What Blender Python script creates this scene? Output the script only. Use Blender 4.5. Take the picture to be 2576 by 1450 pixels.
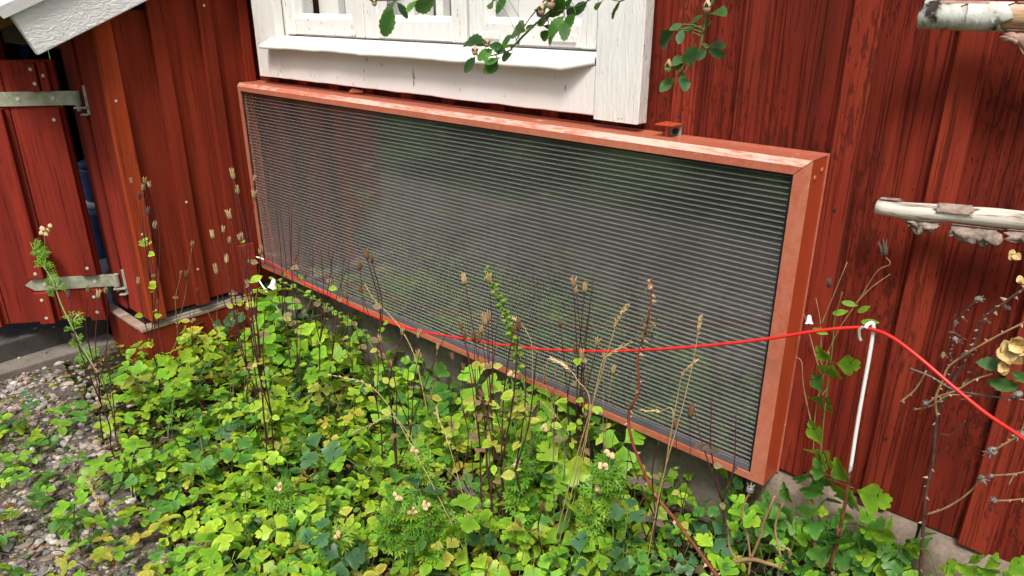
import bpy, math, random
from mathutils import Vector, Matrix, Quaternion, noise

random.seed(7)
SC = bpy.context.scene
COL = SC.collection
for o in list(bpy.data.objects):
    bpy.data.objects.remove(o)

# ------------------------------------------------------------------ camera
CAM = Vector((2.513, -1.4, 1.25))
HEAD, PITCH, FPX = math.radians(42.1), math.atan(.396), 1816.0
cd = bpy.data.cameras.new('camera'); co = bpy.data.objects.new('camera', cd); COL.objects.link(co)
co.location = CAM; co.rotation_euler = (math.pi / 2 - PITCH, 0, HEAD)
cd.sensor_width = 36; cd.lens = FPX / 2576 * 36; cd.clip_start = .02; cd.clip_end = 500
SC.camera = co

# ------------------------------------------------------------------ sky, sun, exposure
SUN_EL, SUN_AZ = math.radians(58), math.radians(150)      # azimuth clockwise from +y
w = bpy.data.worlds.new('World'); SC.world = w; w.use_nodes = True
nt = w.node_tree; nt.nodes.clear()
out = nt.nodes.new('ShaderNodeOutputWorld'); bg = nt.nodes.new('ShaderNodeBackground')
sky = nt.nodes.new('ShaderNodeTexSky'); sky.sky_type = 'NISHITA'; sky.sun_disc = False
sky.sun_elevation = SUN_EL; sky.sun_rotation = SUN_AZ
sky.air_density = 1.2; sky.dust_density = 6.0; sky.ozone_density = .6; sky.altitude = 100
bg.inputs[1].default_value = .115
nt.links.new(sky.outputs[0], bg.inputs[0]); nt.links.new(bg.outputs[0], out.inputs[0])
sl = bpy.data.lights.new('sun', 'SUN'); so = bpy.data.objects.new('sun', sl); COL.objects.link(so)
sl.energy = 2.3; sl.angle = math.radians(13); sl.color = (1, .96, .9)
sd = Vector((math.sin(SUN_AZ) * math.cos(SUN_EL), math.cos(SUN_AZ) * math.cos(SUN_EL), math.sin(SUN_EL)))
so.rotation_euler = sd.to_track_quat('Z', 'Y').to_euler()
SC.view_settings.view_transform = 'Standard'; SC.view_settings.look = 'None'
SC.view_settings.exposure = .52; SC.view_settings.gamma = 1
SC.render.engine = 'CYCLES'
SC.cycles.transparent_max_bounces = 10; SC.cycles.max_bounces = 6

# ------------------------------------------------------------------ surveying helpers (sight lines onto real planes)
_f = Vector((-math.sin(HEAD), math.cos(HEAD), 0)); _r = Vector((math.cos(HEAD), math.sin(HEAD), 0)); _z = Vector((0, 0, 1))
FWD = _f * math.cos(PITCH) - _z * math.sin(PITCH); UPV = _f * math.sin(PITCH) + _z * math.cos(PITCH)
def ray(x, y): return FWD * FPX + _r * (x - 1288) + UPV * (725 - y)
def at(p, Y):                                             # sight line onto the plane y = Y
    d = ray(*p); return CAM + d * ((Y - CAM.y) / d.y)
def gz(x, y): return .1 * min(max(x - 1.0, 0), 1.6)       # height of the flower bed
def ground_at(p, dz=0):
    d = ray(*p); z = 0.05
    for _ in range(12):
        q = CAM + d * ((z + dz - CAM.z) / d.z); z = gz(q.x, q.y)
    return q
c3 = lambda x, y: (1141 + x / 3, y / 3)
c2 = lambda x, y: (604 + x / 3, y / 3)
c5 = lambda x, y: (x / 3, 403 + y / 3)
c6 = lambda x, y: (604 + x / 3, 470 + y / 3)
c7 = lambda x, y: (1141 + x / 3, 470 + y / 3)
c8 = lambda x, y: (1813 + x / 3, 470 + y / 3)
b1 = lambda x, y: (x * .389, 886 + y * .389)
b2 = lambda x, y: (604 + x * .389, 886 + y * .389)
b3 = lambda x, y: (1141 + x * .389, 886 + y * .389)
b4 = lambda x, y: (1813 + x * .389, 886 + y * .389)
R = random.random
def U(a, b): return a + (b - a) * random.random()

# ------------------------------------------------------------------ materials
MATS = {}
class NB:
    def __init__(s, name):
        s.m = bpy.data.materials.new(name); s.m.use_nodes = True; s.t = s.m.node_tree; s.t.nodes.clear()
        s.out = s.t.nodes.new('ShaderNodeOutputMaterial'); MATS[name] = s.m
    def n(s, kind, **kw):
        nd = s.t.nodes.new('ShaderNode' + kind)
        for k, v in kw.items():
            if k.startswith('i_'):
                key = k[2:]; key = int(key) if key.isdigit() else key.replace('_', ' ')
                s.put(nd, key, v)
            else: setattr(nd, k, v)
        return nd
    def put(s, nd, key, v):
        if isinstance(v, bpy.types.NodeSocket): s.t.links.new(v, nd.inputs[key])
        elif isinstance(v, bpy.types.Node): s.t.links.new(v.outputs[0], nd.inputs[key])
        else:
            if isinstance(v, tuple) and len(v) == 3 and nd.inputs[key].type == 'RGBA': v = v + (1,)
            nd.inputs[key].default_value = v
    def ramp(s, fac, stops):
        r = s.n('ValToRGB', i_0=fac); e = r.color_ramp.elements
        while len(e) < len(stops): e.new(.5)
        for q, (p, c) in zip(e, stops):
            q.position = p; q.color = (c if isinstance(c, tuple) else (c, c, c)) + (1,)
        return r.outputs[0]
    def mix(s, fac, a, b, bt='MIX'):
        m = s.n('Mix', data_type='RGBA', blend_type=bt)
        s.put(m, 0, fac); s.put(m, 6, a); s.put(m, 7, b); return m.outputs[2]
    def noise(s, vec, scale, detail=4, rough=.55, dist=0):
        return s.n('TexNoise', i_Vector=vec, i_Scale=scale, i_Detail=detail, i_Roughness=rough, i_Distortion=dist).outputs[0]
    def math(s, op, a, b=0.0):
        return s.n('Math', operation=op, i_0=a, i_1=b).outputs[0]
    def coords(s, scale=(1, 1, 1), rnd=True):
        tc = s.n('TexCoord').outputs[3]
        if rnd:
            oi = s.n('ObjectInfo').outputs['Random']
            off = s.n('CombineXYZ', i_0=s.math('MULTIPLY', oi, 37.), i_1=s.math('MULTIPLY', oi, 91.), i_2=s.math('MULTIPLY', oi, 53.))
            tc = s.n('VectorMath', operation='ADD', i_0=tc, i_1=off.outputs[0]).outputs[0]
        mp = s.n('Mapping', i_Vector=tc, i_Scale=scale); return mp.outputs[0]
    def done(s, color, rough=.7, bump=None, bs=.3, bd=.002, spec=.3, metal=0, extra=None):
        p = s.n('BsdfPrincipled', i_Base_Color=color, i_Roughness=rough, i_Metallic=metal)
        p.inputs['Specular IOR Level'].default_value = spec
        if bump is not None:
            b = s.n('Bump', i_Strength=bs, i_Distance=bd, i_Height=bump); s.t.links.new(b.outputs[0], p.inputs['Normal'])
        s.t.links.new(p.outputs[0], s.out.inputs[0]); return s.m

def falu(name, lo, mid, hi, worn, worn_amt, bd, gscale=1.0, hue=.5):
    b = NB(name)
    g = b.coords((150 * gscale, 150 * gscale, 2.6)); g2 = b.coords((22, 22, 1.5)); g3 = b.coords((130, 130, 34))
    warp = b.noise(b.coords((5, 5, 3)), 1.0, 3)
    fine = b.noise(g, 1.0, 6, .65, .6); mid_n = b.noise(g2, 1.0, 4, .6); flake = b.noise(g3, 1.0, 7, .7)
    col = b.ramp(mid_n, [(.3, lo), (.5, mid), (.72, hi)])
    oi = b.n('ObjectInfo').outputs['Random']
    col = b.mix(1.0, col, b.ramp(oi, [(0, .8), (.5, .97), (1, 1.12)]), 'MULTIPLY')
    groove = b.ramp(fine, [(.34, 0.), (.46, 1.)])
    col = b.mix(1.0, col, b.ramp(groove, [(0, .6), (1, 1.)]), 'MULTIPLY')
    # worn paint: dark flecks that follow the grain
    msum = b.math('ADD', b.math('MULTIPLY', flake, .62), b.math('MULTIPLY', warp, .38))
    wm = b.ramp(msum, [(worn_amt, 1.), (worn_amt + .035, 0.)])
    col = b.mix(b.math('MULTIPLY', wm, .72), col, worn)
    vor = b.n('TexVoronoi', i_Vector=b.coords((9, 9, 3.4)), i_Scale=1.0)
    knot = b.ramp(vor.outputs[0], [(.0, 1.), (.028, .75), (.04, .15), (.052, .8), (.066, .1), (.078, .5), (.10, 0.)])
    col = b.mix(b.math('MULTIPLY', knot, .55), col, worn)
    hgt = b.math('SUBTRACT', b.math('ADD', b.math('MULTIPLY', groove, .7), b.math('MULTIPLY', fine, .5)), b.math('MULTIPLY', wm, .35))
    return b.done(col, .88, hgt, .9, bd, .14)
falu('falu_red_old', (.12, .017, .009), (.19, .023, .0115), (.27, .036, .016), (.075, .016, .0095), .412, .0035)
falu('falu_red_batten', (.16, .022, .0115), (.22, .029, .0145), (.29, .043, .02), (.08, .018, .011), .40, .003)
falu('falu_red_shed', (.165, .021, .0095), (.225, .028, .0115), (.28, .037, .014), (.09, .016, .010), .36, .001, .8)
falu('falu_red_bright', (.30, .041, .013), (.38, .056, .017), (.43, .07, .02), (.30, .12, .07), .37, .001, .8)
falu('falu_red_door', (.18, .021, .013), (.24, .027, .016), (.30, .035, .018), (.08, .016, .012), .37, .001, .8)

def white(name, base, dirt, bd):
    b = NB(name)
    n1 = b.noise(b.coords((60, 60, 9)), 1, 6, .65, .8); n2 = b.noise(b.coords((4, 4, 4)), 1, 4); n3 = b.noise(b.coords((55, 55, 55)), 1, 5, .7)
    chips = b.ramp(b.math('ADD', b.math('MULTIPLY', n1, .6), b.math('MULTIPLY', n3, .4)), [(.385, 1.), (.395, 0.)])
    col = b.mix(b.ramp(n2, [(.45, 0.), (.75, .6)]), base, dirt)
    col = b.mix(chips, col, (.34, .31, .26))
    hgt = b.math('SUBTRACT', b.ramp(n1, [(.4, 0.), (.6, 1.)]), b.math('MULTIPLY', chips, .8))
    return b.done(col, .5, hgt, .6, bd, .35)
white('white_paint', (.80, .80, .78), (.74, .71, .62), .0022)
white('white_paint_smooth', (.80, .78, .76), (.76, .69, .64), .001)
b = NB('barge_paint')
n1 = b.noise(b.coords((12, 26, 60)), 1, 5, .6, 2.0); n2 = b.noise(b.coords((6, 6, 6)), 1, 3)
b.done(b.mix(b.ramp(n2, [(.4, 0.), (.7, .4)]), (.78, .79, .80), (.70, .71, .71)), .55, b.ramp(n1, [(.38, 0.), (.62, 1.)]), .7, .0025, .3)

b = NB('panel_paint')
n1 = b.noise(b.coords((70, 70, 70)), 1, 7, .75); n2 = b.noise(b.coords((4, 4, 4)), 1, 4); n3 = b.noise(b.coords((260, 260, 260)), 1, 5, .7)
col = b.ramp(n2, [(.32, (.42, .085, .045)), (.55, (.47, .125, .072)), (.75, (.52, .19, .125))])
fade = b.ramp(b.math('ADD', b.math('MULTIPLY', n1, .7), b.math('MULTIPLY', n3, .3)), [(.40, .0), (.64, .7)])
col = b.mix(fade, col, (.52, .235, .155))
scr = b.ramp(b.noise(b.coords((14, 14, 14)), 1, 8, .8), [(.63, 0.), (.66, .85)])
col = b.mix(scr, col, (.66, .56, .50))
grey = b.ramp(b.noise(b.coords((11, 11, 11)), 1, 6, .7), [(.68, 0.), (.74, .7)])
col = b.mix(grey, col, (.46, .36, .28))
b.done(col, .3, n1, .25, .0008, .6)
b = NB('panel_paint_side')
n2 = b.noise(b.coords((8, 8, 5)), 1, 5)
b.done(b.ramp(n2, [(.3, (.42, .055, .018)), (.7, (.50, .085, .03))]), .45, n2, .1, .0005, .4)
b = NB('panel_paint_worn_sheen')  # scuffed paint, paled further to paint the sky's sheen onto the top chamfer
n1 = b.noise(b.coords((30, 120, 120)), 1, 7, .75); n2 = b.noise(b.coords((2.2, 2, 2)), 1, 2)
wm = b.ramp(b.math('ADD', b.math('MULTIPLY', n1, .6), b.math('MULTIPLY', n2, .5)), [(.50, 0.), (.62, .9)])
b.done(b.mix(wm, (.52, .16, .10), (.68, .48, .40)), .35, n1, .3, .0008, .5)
b = NB('gasket_black'); b.done((.012, .013, .014), .45)
b = NB('absorber')
n2 = b.noise(b.coords((3, 3, 3)), 1, 3)
b.done(b.ramp(n2, [(.3, (.010, .012, .011)), (.7, (.022, .024, .021))]), .6)
b = NB('edge_strip_grey'); b.done((.12, .12, .14), .35)

def mixed_clear(name, clear, diff, dcol, rough, ior=1.5, tint=(1, 1, 1)):
    b = NB(name)
    tr = b.n('BsdfTransparent', i_0=tint); df = b.n('BsdfDiffuse', i_0=dcol); tl = b.n('BsdfTranslucent', i_0=dcol)
    dd = b.n('MixShader', i_0=.5, i_1=df, i_2=tl)
    m1 = b.n('MixShader', i_0=diff, i_1=tr, i_2=dd)
    gl = b.n('BsdfGlossy', i_0=(1, 1, 1), i_Roughness=rough); fr = b.math('MULTIPLY', b.n('Fresnel', i_IOR=ior).outputs[0], b.math('SUBTRACT', 1.0, b.n('NewGeometry').outputs['Backfacing']))
    m2 = b.n('MixShader', i_0=fr, i_1=m1, i_2=gl)
    b.t.links.new(m2.outputs[0], b.out.inputs[0]); return b
mixed_clear('polycarbonate_skin', .94, .007, (.8, .82, .8), .07, 1.85)
mixed_clear('polycarbonate_rib', .4, .21, (.74, .77, .75), .15, 1.2)
mixed_clear('window_glass', .94, .0, (.8, .8, .8), .01, 1.5)

b = NB('soil')
n1 = b.noise(b.coords((20, 20, 20), False), 1, 8, .7); n2 = b.noise(b.coords((3, 3, 3), False), 1, 4)
b.done(b.mix(n2, b.ramp(n1, [(.3, (.018, .013, .009)), (.6, (.06, .042, .03)), (.8, (.13, .10, .075))]), (.03, .026, .014)), .95, n1, 1., .02, .1)
b = NB('gravel_base')
n1 = b.noise(b.coords((60, 60, 60), False), 1, 8, .7)
b.done(b.ramp(n1, [(.3, (.07, .06, .05)), (.6, (.16, .14, .125)), (.8, (.26, .24, .22))]), .95, n1, 1., .01, .1)
b = NB('lawn')
n1 = b.noise(b.coords((8, 8, 8), False), 1, 8, .7)
b.done(b.ramp(n1, [(.3, (.03, .055, .012)), (.7, (.08, .13, .03))]), .9, n1, 1., .03, .1)
def concrete(name, lo, hi):
    b = NB(name)
    n1 = b.noise(b.coords((9, 9, 9)), 1, 8, .72); n2 = b.noise(b.coords((120, 120, 120)), 1, 4, .7)
    return b.done(b.mix(.35, b.ramp(n1, [(.33, lo), (.62, hi)]), b.ramp(n2, [(.3, (.05, .05, .045)), (.7, hi)])), .9, b.math('ADD', n1, b.math('MULTIPLY', n2, .4)), .6, .006, .15)
concrete('concrete', (.10, .088, .073), (.26, .23, .20))
concrete('concrete_dark', (.03, .029, .027), (.10, .09, .082))
concrete('plinth_rock', (.055, .047, .036), (.22, .195, .16))
concrete('plinth_rock_rusty', (.13, .075, .045), (.31, .26, .21))

b = NB('pebble')
at_ = b.n('Attribute', attribute_name='Col').outputs[0]
n1 = b.noise(b.coords((180, 180, 180), False), 1, 4, .7)
b.done(b.mix(.5, at_, b.mix(1., at_, b.ramp(n1, [(.3, .45), (.7, 1.5)]), 'MULTIPLY')), .85, n1, .4, .002, .2)

def leafmat(name, attr):
    b = NB(name)
    if attr: c = b.n('Attribute', attribute_name='Col').outputs[0]
    else:
        c = b.n('ObjectInfo').outputs['Color']; sepc = b.n('SeparateColor', i_0=b.n('Attribute', attribute_name='Col').outputs[0]); ed = sepc.outputs[0]; vein = sepc.outputs[1]
        c = b.mix(1., c, b.ramp(ed, [(0, (.74, .80, .9)), (.55, (.95, .97, 1.)), (.9, (1.1, 1.06, 1.)), (1, (1.3, 1.16, 1.0))]), 'MULTIPLY')
        c = b.mix(1., c, b.ramp(vein, [(0, .86), (.5, 1.), (.85, 1.04), (1., 1.25)]), 'MULTIPLY')
        bn = b.noise(b.coords((30, 30, 30)), 1, 3, .6); bm_ = b.math('MULTIPLY', b.ramp(ed, [(.55, 0.), (.95, 1.)]), b.ramp(bn, [(.56, 0.), (.66, .85)]))
        c = b.mix(bm_, c, (.22, .13, .055))
    n1 = b.noise(b.coords((45, 45, 45)), 1, 4, .6); n2 = b.noise(b.coords((14, 14, 14)), 1, 3, .6)
    c1 = b.mix(1., c, b.ramp(n1, [(.3, .78), (.7, 1.2)]), 'MULTIPLY')
    c2 = b.mix(b.ramp(n2, [(.60, 0.), (.72, .45)]), c1, b.mix(1., c1, (1.9, 1.15, .6), 'MULTIPLY'))
    spot = b.ramp(b.noise(b.coords((60, 60, 60)), 1, 2, .5), [(.74, 0.), (.77, .7)])
    c2 = b.mix(spot, c2, (.12, .07, .04))
    p = b.n('BsdfPrincipled', i_Base_Color=c2, i_Roughness=.42); p.inputs['Specular IOR Level'].default_value = .42
    bp = b.n('Bump', i_Strength=.35, i_Distance=.002, i_Height=n1); b.t.links.new(bp.outputs[0], p.inputs['Normal'])
    t = b.n('BsdfTranslucent', i_0=b.mix(1., c2, (1.25, 1.15, .55), 'MULTIPLY'))
    m = b.n('MixShader', i_0=.4, i_1=p, i_2=t)
    b.t.links.new(m.outputs[0], b.out.inputs[0]); return b.m
leafmat('leaf', False); leafmat('leaf_attr', True)
def plain(name, lo, hi, rough=.7, sc=60, bs=.3, spec=.25, stretch=None):
    b = NB(name)
    n1 = b.noise(b.coords(stretch or (sc, sc, sc)), 1, 5, .65)
    return b.done(b.ramp(n1, [(.32, lo), (.68, hi)]), rough, n1, bs, .001, spec)
plain('stem_green', (.07, .14, .03), (.16, .24, .07))
plain('stem_pale_green', (.12, .22, .05), (.24, .33, .12))
plain('stem_dark', (.028, .012, .012), (.075, .032, .026))
plain('stem_purple', (.05, .012, .018), (.12, .032, .04))
plain('stem_straw', (.34, .22, .09), (.58, .42, .20))
plain('stem_grey', (.07, .055, .045), (.22, .19, .165))
plain('twig_tan', (.22, .12, .055), (.40, .26, .14))
plain('cane_red', (.13, .032, .016), (.26, .085, .04), .5)
plain('cane_brown', (.05, .022, .022), (.13, .07, .055), .55)
plain('thorn', (.42, .26, .16), (.62, .47, .34), .5)
plain('pod_tan', (.20, .12, .055), (.50, .35, .18), stretch=(220, 220, 30))
plain('pod_brown', (.07, .035, .018), (.24, .13, .06), stretch=(220, 220, 30))
plain('pod_green', (.28, .25, .10), (.45, .36, .20), stretch=(220, 220, 30))
plain('pod_dark', (.045, .03, .025), (.16, .12, .10), stretch=(220, 220, 30))
plain('grass_head', (.42, .28, .12), (.68, .52, .28))
plain('hip_grey', (.09, .085, .085), (.30, .28, .26))
plain('petal_yellow', (.42, .27, .09), (.74, .56, .26), .7)
plain('petal_white', (.78, .78, .66), (.86, .86, .78), .5)
plain('petal_lilac', (.66, .62, .72), (.80, .77, .84), .5)
plain('petal_pink', (.55, .28, .20), (.70, .46, .36), .5)
plain('mallow_capsule', (.50, .34, .16), (.74, .58, .34), .6)
plain('red_cable', (.62, .016, .014), (.70, .026, .02), .34, 30, .05, .5)
plain('galvanised', (.20, .21, .18), (.40, .42, .37), .5, 45)
plain('zinc_green', (.22, .24, .17), (.42, .42, .32), .55, 30)
plain('screw_steel', (.45, .42, .36), (.62, .6, .54), .45, 60)
plain('dark_bolt', (.02, .02, .02), (.05, .05, .05), .4)
plain('raw_wood', (.18, .09, .04), (.34, .19, .09), .75, stretch=(60, 6, 60))
plain('dark_wood', (.05, .03, .02), (.12, .07, .045), .8, stretch=(60, 6, 60))
plain('blue_plastic', (.012, .03, .11), (.02, .045, .16), .4, 10)
plain('grey_plastic', (.32, .35, .38), (.45, .48, .5), .5, 10)
plain('blue_grey_cloth', (.10, .13, .18), (.24, .28, .33), .8, 40)
plain('roof_metal', (.55, .55, .56), (.70, .70, .70), .45, 20)
plain('inner_white', (.72, .73, .72), (.80, .80, .78), .6, 6)
plain('blind_grey', (.50, .51, .47), (.58, .58, .54), .7, 4)
plain('black_box', (.010, .010, .012), (.03, .03, .034), .3, 10)
plain('tree_bark', (.06, .05, .04), (.14, .12, .10), .9, 8)
plain('sill_metal', (.74, .71, .68), (.82, .81, .79), .45, 12)
plain('worn_wood_edge', (.20, .13, .10), (.40, .31, .26), .7, stretch=(50, 8, 50))

b = NB('rod_coated')                                       # white coating, rusted through towards the soil
tc = b.n('TexCoord').outputs[3]; sp = b.n('SeparateXYZ', i_0=tc)
n1 = b.noise(b.coords((120, 120, 60), False), 1, 5, .7)
h = b.math('ADD', sp.outputs[2], b.math('MULTIPLY', n1, .10))
m = b.ramp(h, [(.285, 1.), (.315, 0.)])
chip = b.ramp(b.noise(b.coords((260, 260, 60), False), 1, 3, .7), [(.66, 0.), (.69, 1.)])
rust = b.ramp(n1, [(.3, (.05, .018, .010)), (.7, (.22, .085, .035))])
b.done(b.mix(b.math('MAXIMUM', m, chip), (.80, .81, .80), rust), .5, n1, .3, .001, .35)

b = NB('birch_wood')
n1 = b.noise(b.coords((7, 90, 90)), 1, 6, .7, .8); n2 = b.noise(b.coords((5, 9, 9)), 1, 3)
col = b.ramp(n1, [(.36, (.09, .075, .065)), (.45, (.46, .41, .34)), (.52, (.66, .61, .53)), (.7, (.74, .70, .62))])
col = b.mix(b.ramp(n2, [(.5, 0.), (.72, .7)]), col, (.62, .40, .17))
b.done(col, .7, n1, .5, .002, .25)
b = NB('birch_wood_tan')
n1 = b.noise(b.coords((7, 70, 70)), 1, 6, .7, .8); n2 = b.noise(b.coords((9, 12, 12)), 1, 4)
col = b.ramp(n1, [(.3, (.22, .13, .07)), (.5, (.55, .36, .19)), (.72, (.68, .56, .40))])
col = b.mix(b.ramp(n2, [(.52, 0.), (.68, .75)]), col, (.50, .47, .46))
b.done(col, .7, n1, .5, .002, .25)
b = NB('birch_bark')
n1 = b.noise(b.coords((40, 14, 14)), 1, 6, .7, .6); n2 = b.noise(b.coords((16, 16, 16)), 1, 4, .6)
col = b.ramp(n2, [(.40, (.04, .033, .03)), (.46, (.50, .51, .45)), (.62, (.74, .76, .76)), (.75, (.50, .52, .36))])
col = b.mix(1., col, b.ramp(n1, [(.3, .35), (.45, 1.)]), 'MULTIPLY')
b.done(col, .7, n1, .8, .004, .2)
plain('bark_inner', (.16, .11, .085), (.40, .32, .27), .85, 90, .6)
plain('bark_pink', (.26, .14, .11), (.46, .30, .25), .8, 60, .6)

# ------------------------------------------------------------------ mesh builder
class MB:
    edge = False
    def __init__(s): s.v = []; s.f = []; s.m = []; s.c = []; s.col = (1, 1, 1)
    def vert(s, p): s.v.append(tuple(p)); s.c.append(s.col); return len(s.v) - 1
    def face(s, idx, m=0): s.f.append(tuple(idx)); s.m.append(m)
    def box(s, a, b_, m=0, bev=0):
        x0, y0, z0 = a; x1, y1, z1 = b_
        if x0 > x1: x0, x1 = x1, x0
        if y0 > y1: y0, y1 = y1, y0
        if z0 > z1: z0, z1 = z1, z0
        k = [s.vert(p) for p in ((x0,y0,z0),(x1,y0,z0),(x1,y1,z0),(x0,y1,z0),(x0,y0,z1),(x1,y0,z1),(x1,y1,z1),(x0,y1,z1))]
        for q in ((3,2,1,0),(4,5,6,7),(0,1,5,4),(1,2,6,5),(2,3,7,6),(3,0,4,7)): s.face([k[i] for i in q], m)
    def quad(s, a, b_, c, d, m=0): s.face([s.vert(p) for p in (a, b_, c, d)], m)
    def prism(s, pts, off, m=0):                            # closed polygon pushed by off
        off = Vector(off); n = len(pts)
        A = [s.vert(p) for p in pts]; B = [s.vert(Vector(p) + off) for p in pts]
        s.face(A[::-1], m); s.face(B, m)
        for i in range(n): s.face([A[i], A[(i+1) % n], B[(i+1) % n], B[i]], m)
    def tube(s, pts, rad, n=5, m=0, cap=True):
        pts = [Vector(p) for p in pts]
        if not hasattr(rad, '__len__'): rad = [rad] * len(pts)
        t0 = (pts[1] - pts[0]).normalized(); ref = Vector((0, 0, 1)) if abs(t0.z) < .9 else Vector((1, 0, 0))
        nn = t0.cross(ref).normalized(); rings = []
        for i, p in enumerate(pts):
            t = (pts[min(i+1, len(pts)-1)] - pts[max(i-1, 0)]); t = t.normalized() if t.length > 1e-9 else t0
            nn = (nn - t * nn.dot(t)); nn = nn.normalized() if nn.length > 1e-6 else t.orthogonal().normalized()
            bb = t.cross(nn)
            rings.append([s.vert(p + (nn * math.cos(a) + bb * math.sin(a)) * rad[i]) for a in [k * 2 * math.pi / n for k in range(n)]])
        for a, c in zip(rings, rings[1:]):
            for k in range(n): s.face([a[k], a[(k+1) % n], c[(k+1) % n], c[k]], m)
        if cap and n > 2:
            s.face(rings[0][::-1], m); s.face(rings[-1], m)
    def mesh(s, name, mats, smooth=False, attr=False):
        me = bpy.data.meshes.new(name); me.from_pydata(s.v, [], s.f)
        for k in mats: me.materials.append(MATS[k])
        me.polygons.foreach_set('material_index', s.m)
        if smooth: me.polygons.foreach_set('use_smooth', [True] * len(s.f))
        if attr:
            a = me.color_attributes.new('Col', 'FLOAT_COLOR', 'POINT')
            flat = [];  [flat.extend((c[0], c[1], c[2], 1.)) for c in s.c]
            a.data.foreach_set('color', flat)
        me.update(); return me
def link(name, me, parent=None, loc=None, rot=None, scale=None, color=None):
    o = bpy.data.objects.new(name, me); COL.objects.link(o)
    if parent: o.parent = parent
    if loc is not None: o.location = loc
    if rot is not None:
        if isinstance(rot, Quaternion): o.rotation_mode = 'QUATERNION'; o.rotation_quaternion = rot
        else: o.rotation_euler = rot
    if scale is not None: o.scale = (scale,) * 3 if not hasattr(scale, '__len__') else scale
    if color: o.color = tuple(color) + (1,)
    return o
def build(name, mb, mats, parent=None, smooth=False, loc=None, rot=None, attr=False):
    if isinstance(mats, str): mats = [mats]
    return link(name, mb.mesh(name, mats, smooth, attr), parent, loc, rot)
def boxobj(name, a, b_, mat, parent=None, bev=.0015):
    mb = MB(); mb.box(a, b_); o = build(name, mb, mat, parent)
    if bev:
        md = o.modifiers.new('bevel', 'BEVEL'); md.width = bev; md.segments = 1
    return o
def thing(name, label, cat, loc=(0, 0, 0), group=None, rotz=0):
    o = bpy.data.objects.new(name, None); COL.objects.link(o); o.location = loc; o.rotation_euler = (0, 0, rotz)
    o.empty_display_size = .05
    return tag(o, label, cat, group)
def part_empty(name, parent, loc=(0, 0, 0), rotz=0):
    o = bpy.data.objects.new(name, None); COL.objects.link(o); o.parent = parent; o.location = loc; o.rotation_euler = (0, 0, rotz); return o
def tag(o, label, cat, group=None):
    o['label'] = label; o['category'] = cat
    if group: o['group'] = group
    return o
def crv(pts, n=5):                                          # Catmull-Rom through points
    P = [Vector(p) for p in pts]
    if len(P) < 3: return [P[0].lerp(P[-1], i / n) for i in range(n + 1)]
    P = [P[0] * 2 - P[1]] + P + [P[-1] * 2 - P[-2]]; out_ = []
    for i in range(1, len(P) - 2):
        for k in range(n):
            t = k / n; a, b_, c, d = P[i-1], P[i], P[i+1], P[i+2]
            out_.append(.5 * ((2*b_) + (c-a)*t + (2*a-5*b_+4*c-d)*t*t + (3*b_-a-3*c+d)*t**3))
    out_.append(P[-2]); return out_
def taper(n, a, b_): return [a + (b_ - a) * i / (n - 1) for i in range(n)]
def aim(d, roll=0.0):                                       # rotation taking +z to d
    return Vector(d).normalized().to_track_quat('Z', 'Y') @ Quaternion((0, 0, 1), roll)

def plank(name, parent, mat, x0, x1, y0, y1, z0, z1, jit=.0012, endj=.0, axis='x'):
    """a sawn board standing up, edges slightly uneven; axis x: face towards -y, axis y: face towards +x"""
    mb = MB(); n = max(2, int((z1 - z0) / .16)); rings = []
    for i in range(n + 1):
        z = z0 + (z1 - z0) * i / n
        a, c = U(-jit, jit), U(-jit, jit); bev = .002
        ring = [(x0 + a, y1), (x0 + a, y0 + bev), (x0 + a + bev, y0), (x1 + c - bev, y0), (x1 + c, y0 + bev), (x1 + c, y1)]
        rr = []
        for (x, y) in ring:
            zz = z + (U(-endj, endj) if i in (0, n) and endj else 0)
            rr.append(mb.vert((x, y, zz) if axis == 'x' else (-y, x, zz)))
        rings.append(rr)
    for a, c in zip(rings, rings[1:]):
        for k in range(6): mb.face([a[k], a[(k+1) % 6], c[(k+1) % 6], c[k]])
    mb.face(rings[0]); mb.face(rings[-1][::-1])
    return build(name, mb, mat, parent)

# ================================================================== SETTING: ground
mb = MB(); N = 60
xs = [-40, -12, -5, -2.2] + [-1.5 + i * .11 for i in range(44)] + [4, 6, 12, 40]
ys = [-60, -25, -12, -6, -3.5, -2.6] + [-2.1 + i * .11 for i in range(22)] + [2, 8]
grid = [[mb.vert((x, y, gz(x, y) - .01 + (.012 * noise.noise(Vector((x * 7, y * 7, 0))) if -1.5 < x < 3.3 and -2 < y < .25 else -.01))) for x in xs] for y in ys]
for j in range(len(ys) - 1):
    for i in range(len(xs) - 1):
        cx_, cy_ = (xs[i] + xs[i+1]) / 2, (ys[j] + ys[j+1]) / 2
        near = -1.6 < cx_ < 3.4 and -2.1 < cy_ < .5
        mb.face([grid[j][i], grid[j][i+1], grid[j+1][i+1], grid[j+1][i]], 0 if near else 1)
g = build('ground', mb, ['soil', 'lawn'], smooth=True); g['kind'] = 'structure'

def bed_edge(x): return -.62 - .28 * min(max(x + .1, 0), 1.1)   # y of the edge between flower bed and gravel
mb = MB(); rows = []
for i in range(40):
    x = -.62 + i * .08; e = bed_edge(x) - .14 * max(0, 1 - max(x, 0)) + .05 * noise.noise(Vector((x * 4, 3, 0)))
    rows.append([mb.vert((x, e + (-2.6 - e) * t, gz(x, 0) + .004 + .006 * noise.noise(Vector((x * 9, t * 20, 1))))) for t in (0, .1, .25, .5, 1)])
for a, c in zip(rows, rows[1:]):
    for k in range(4): mb.face([a[k+1], c[k+1], c[k], a[k]])
g = build('gravel_path', mb, 'gravel_base', smooth=True); g['kind'] = 'structure'

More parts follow.
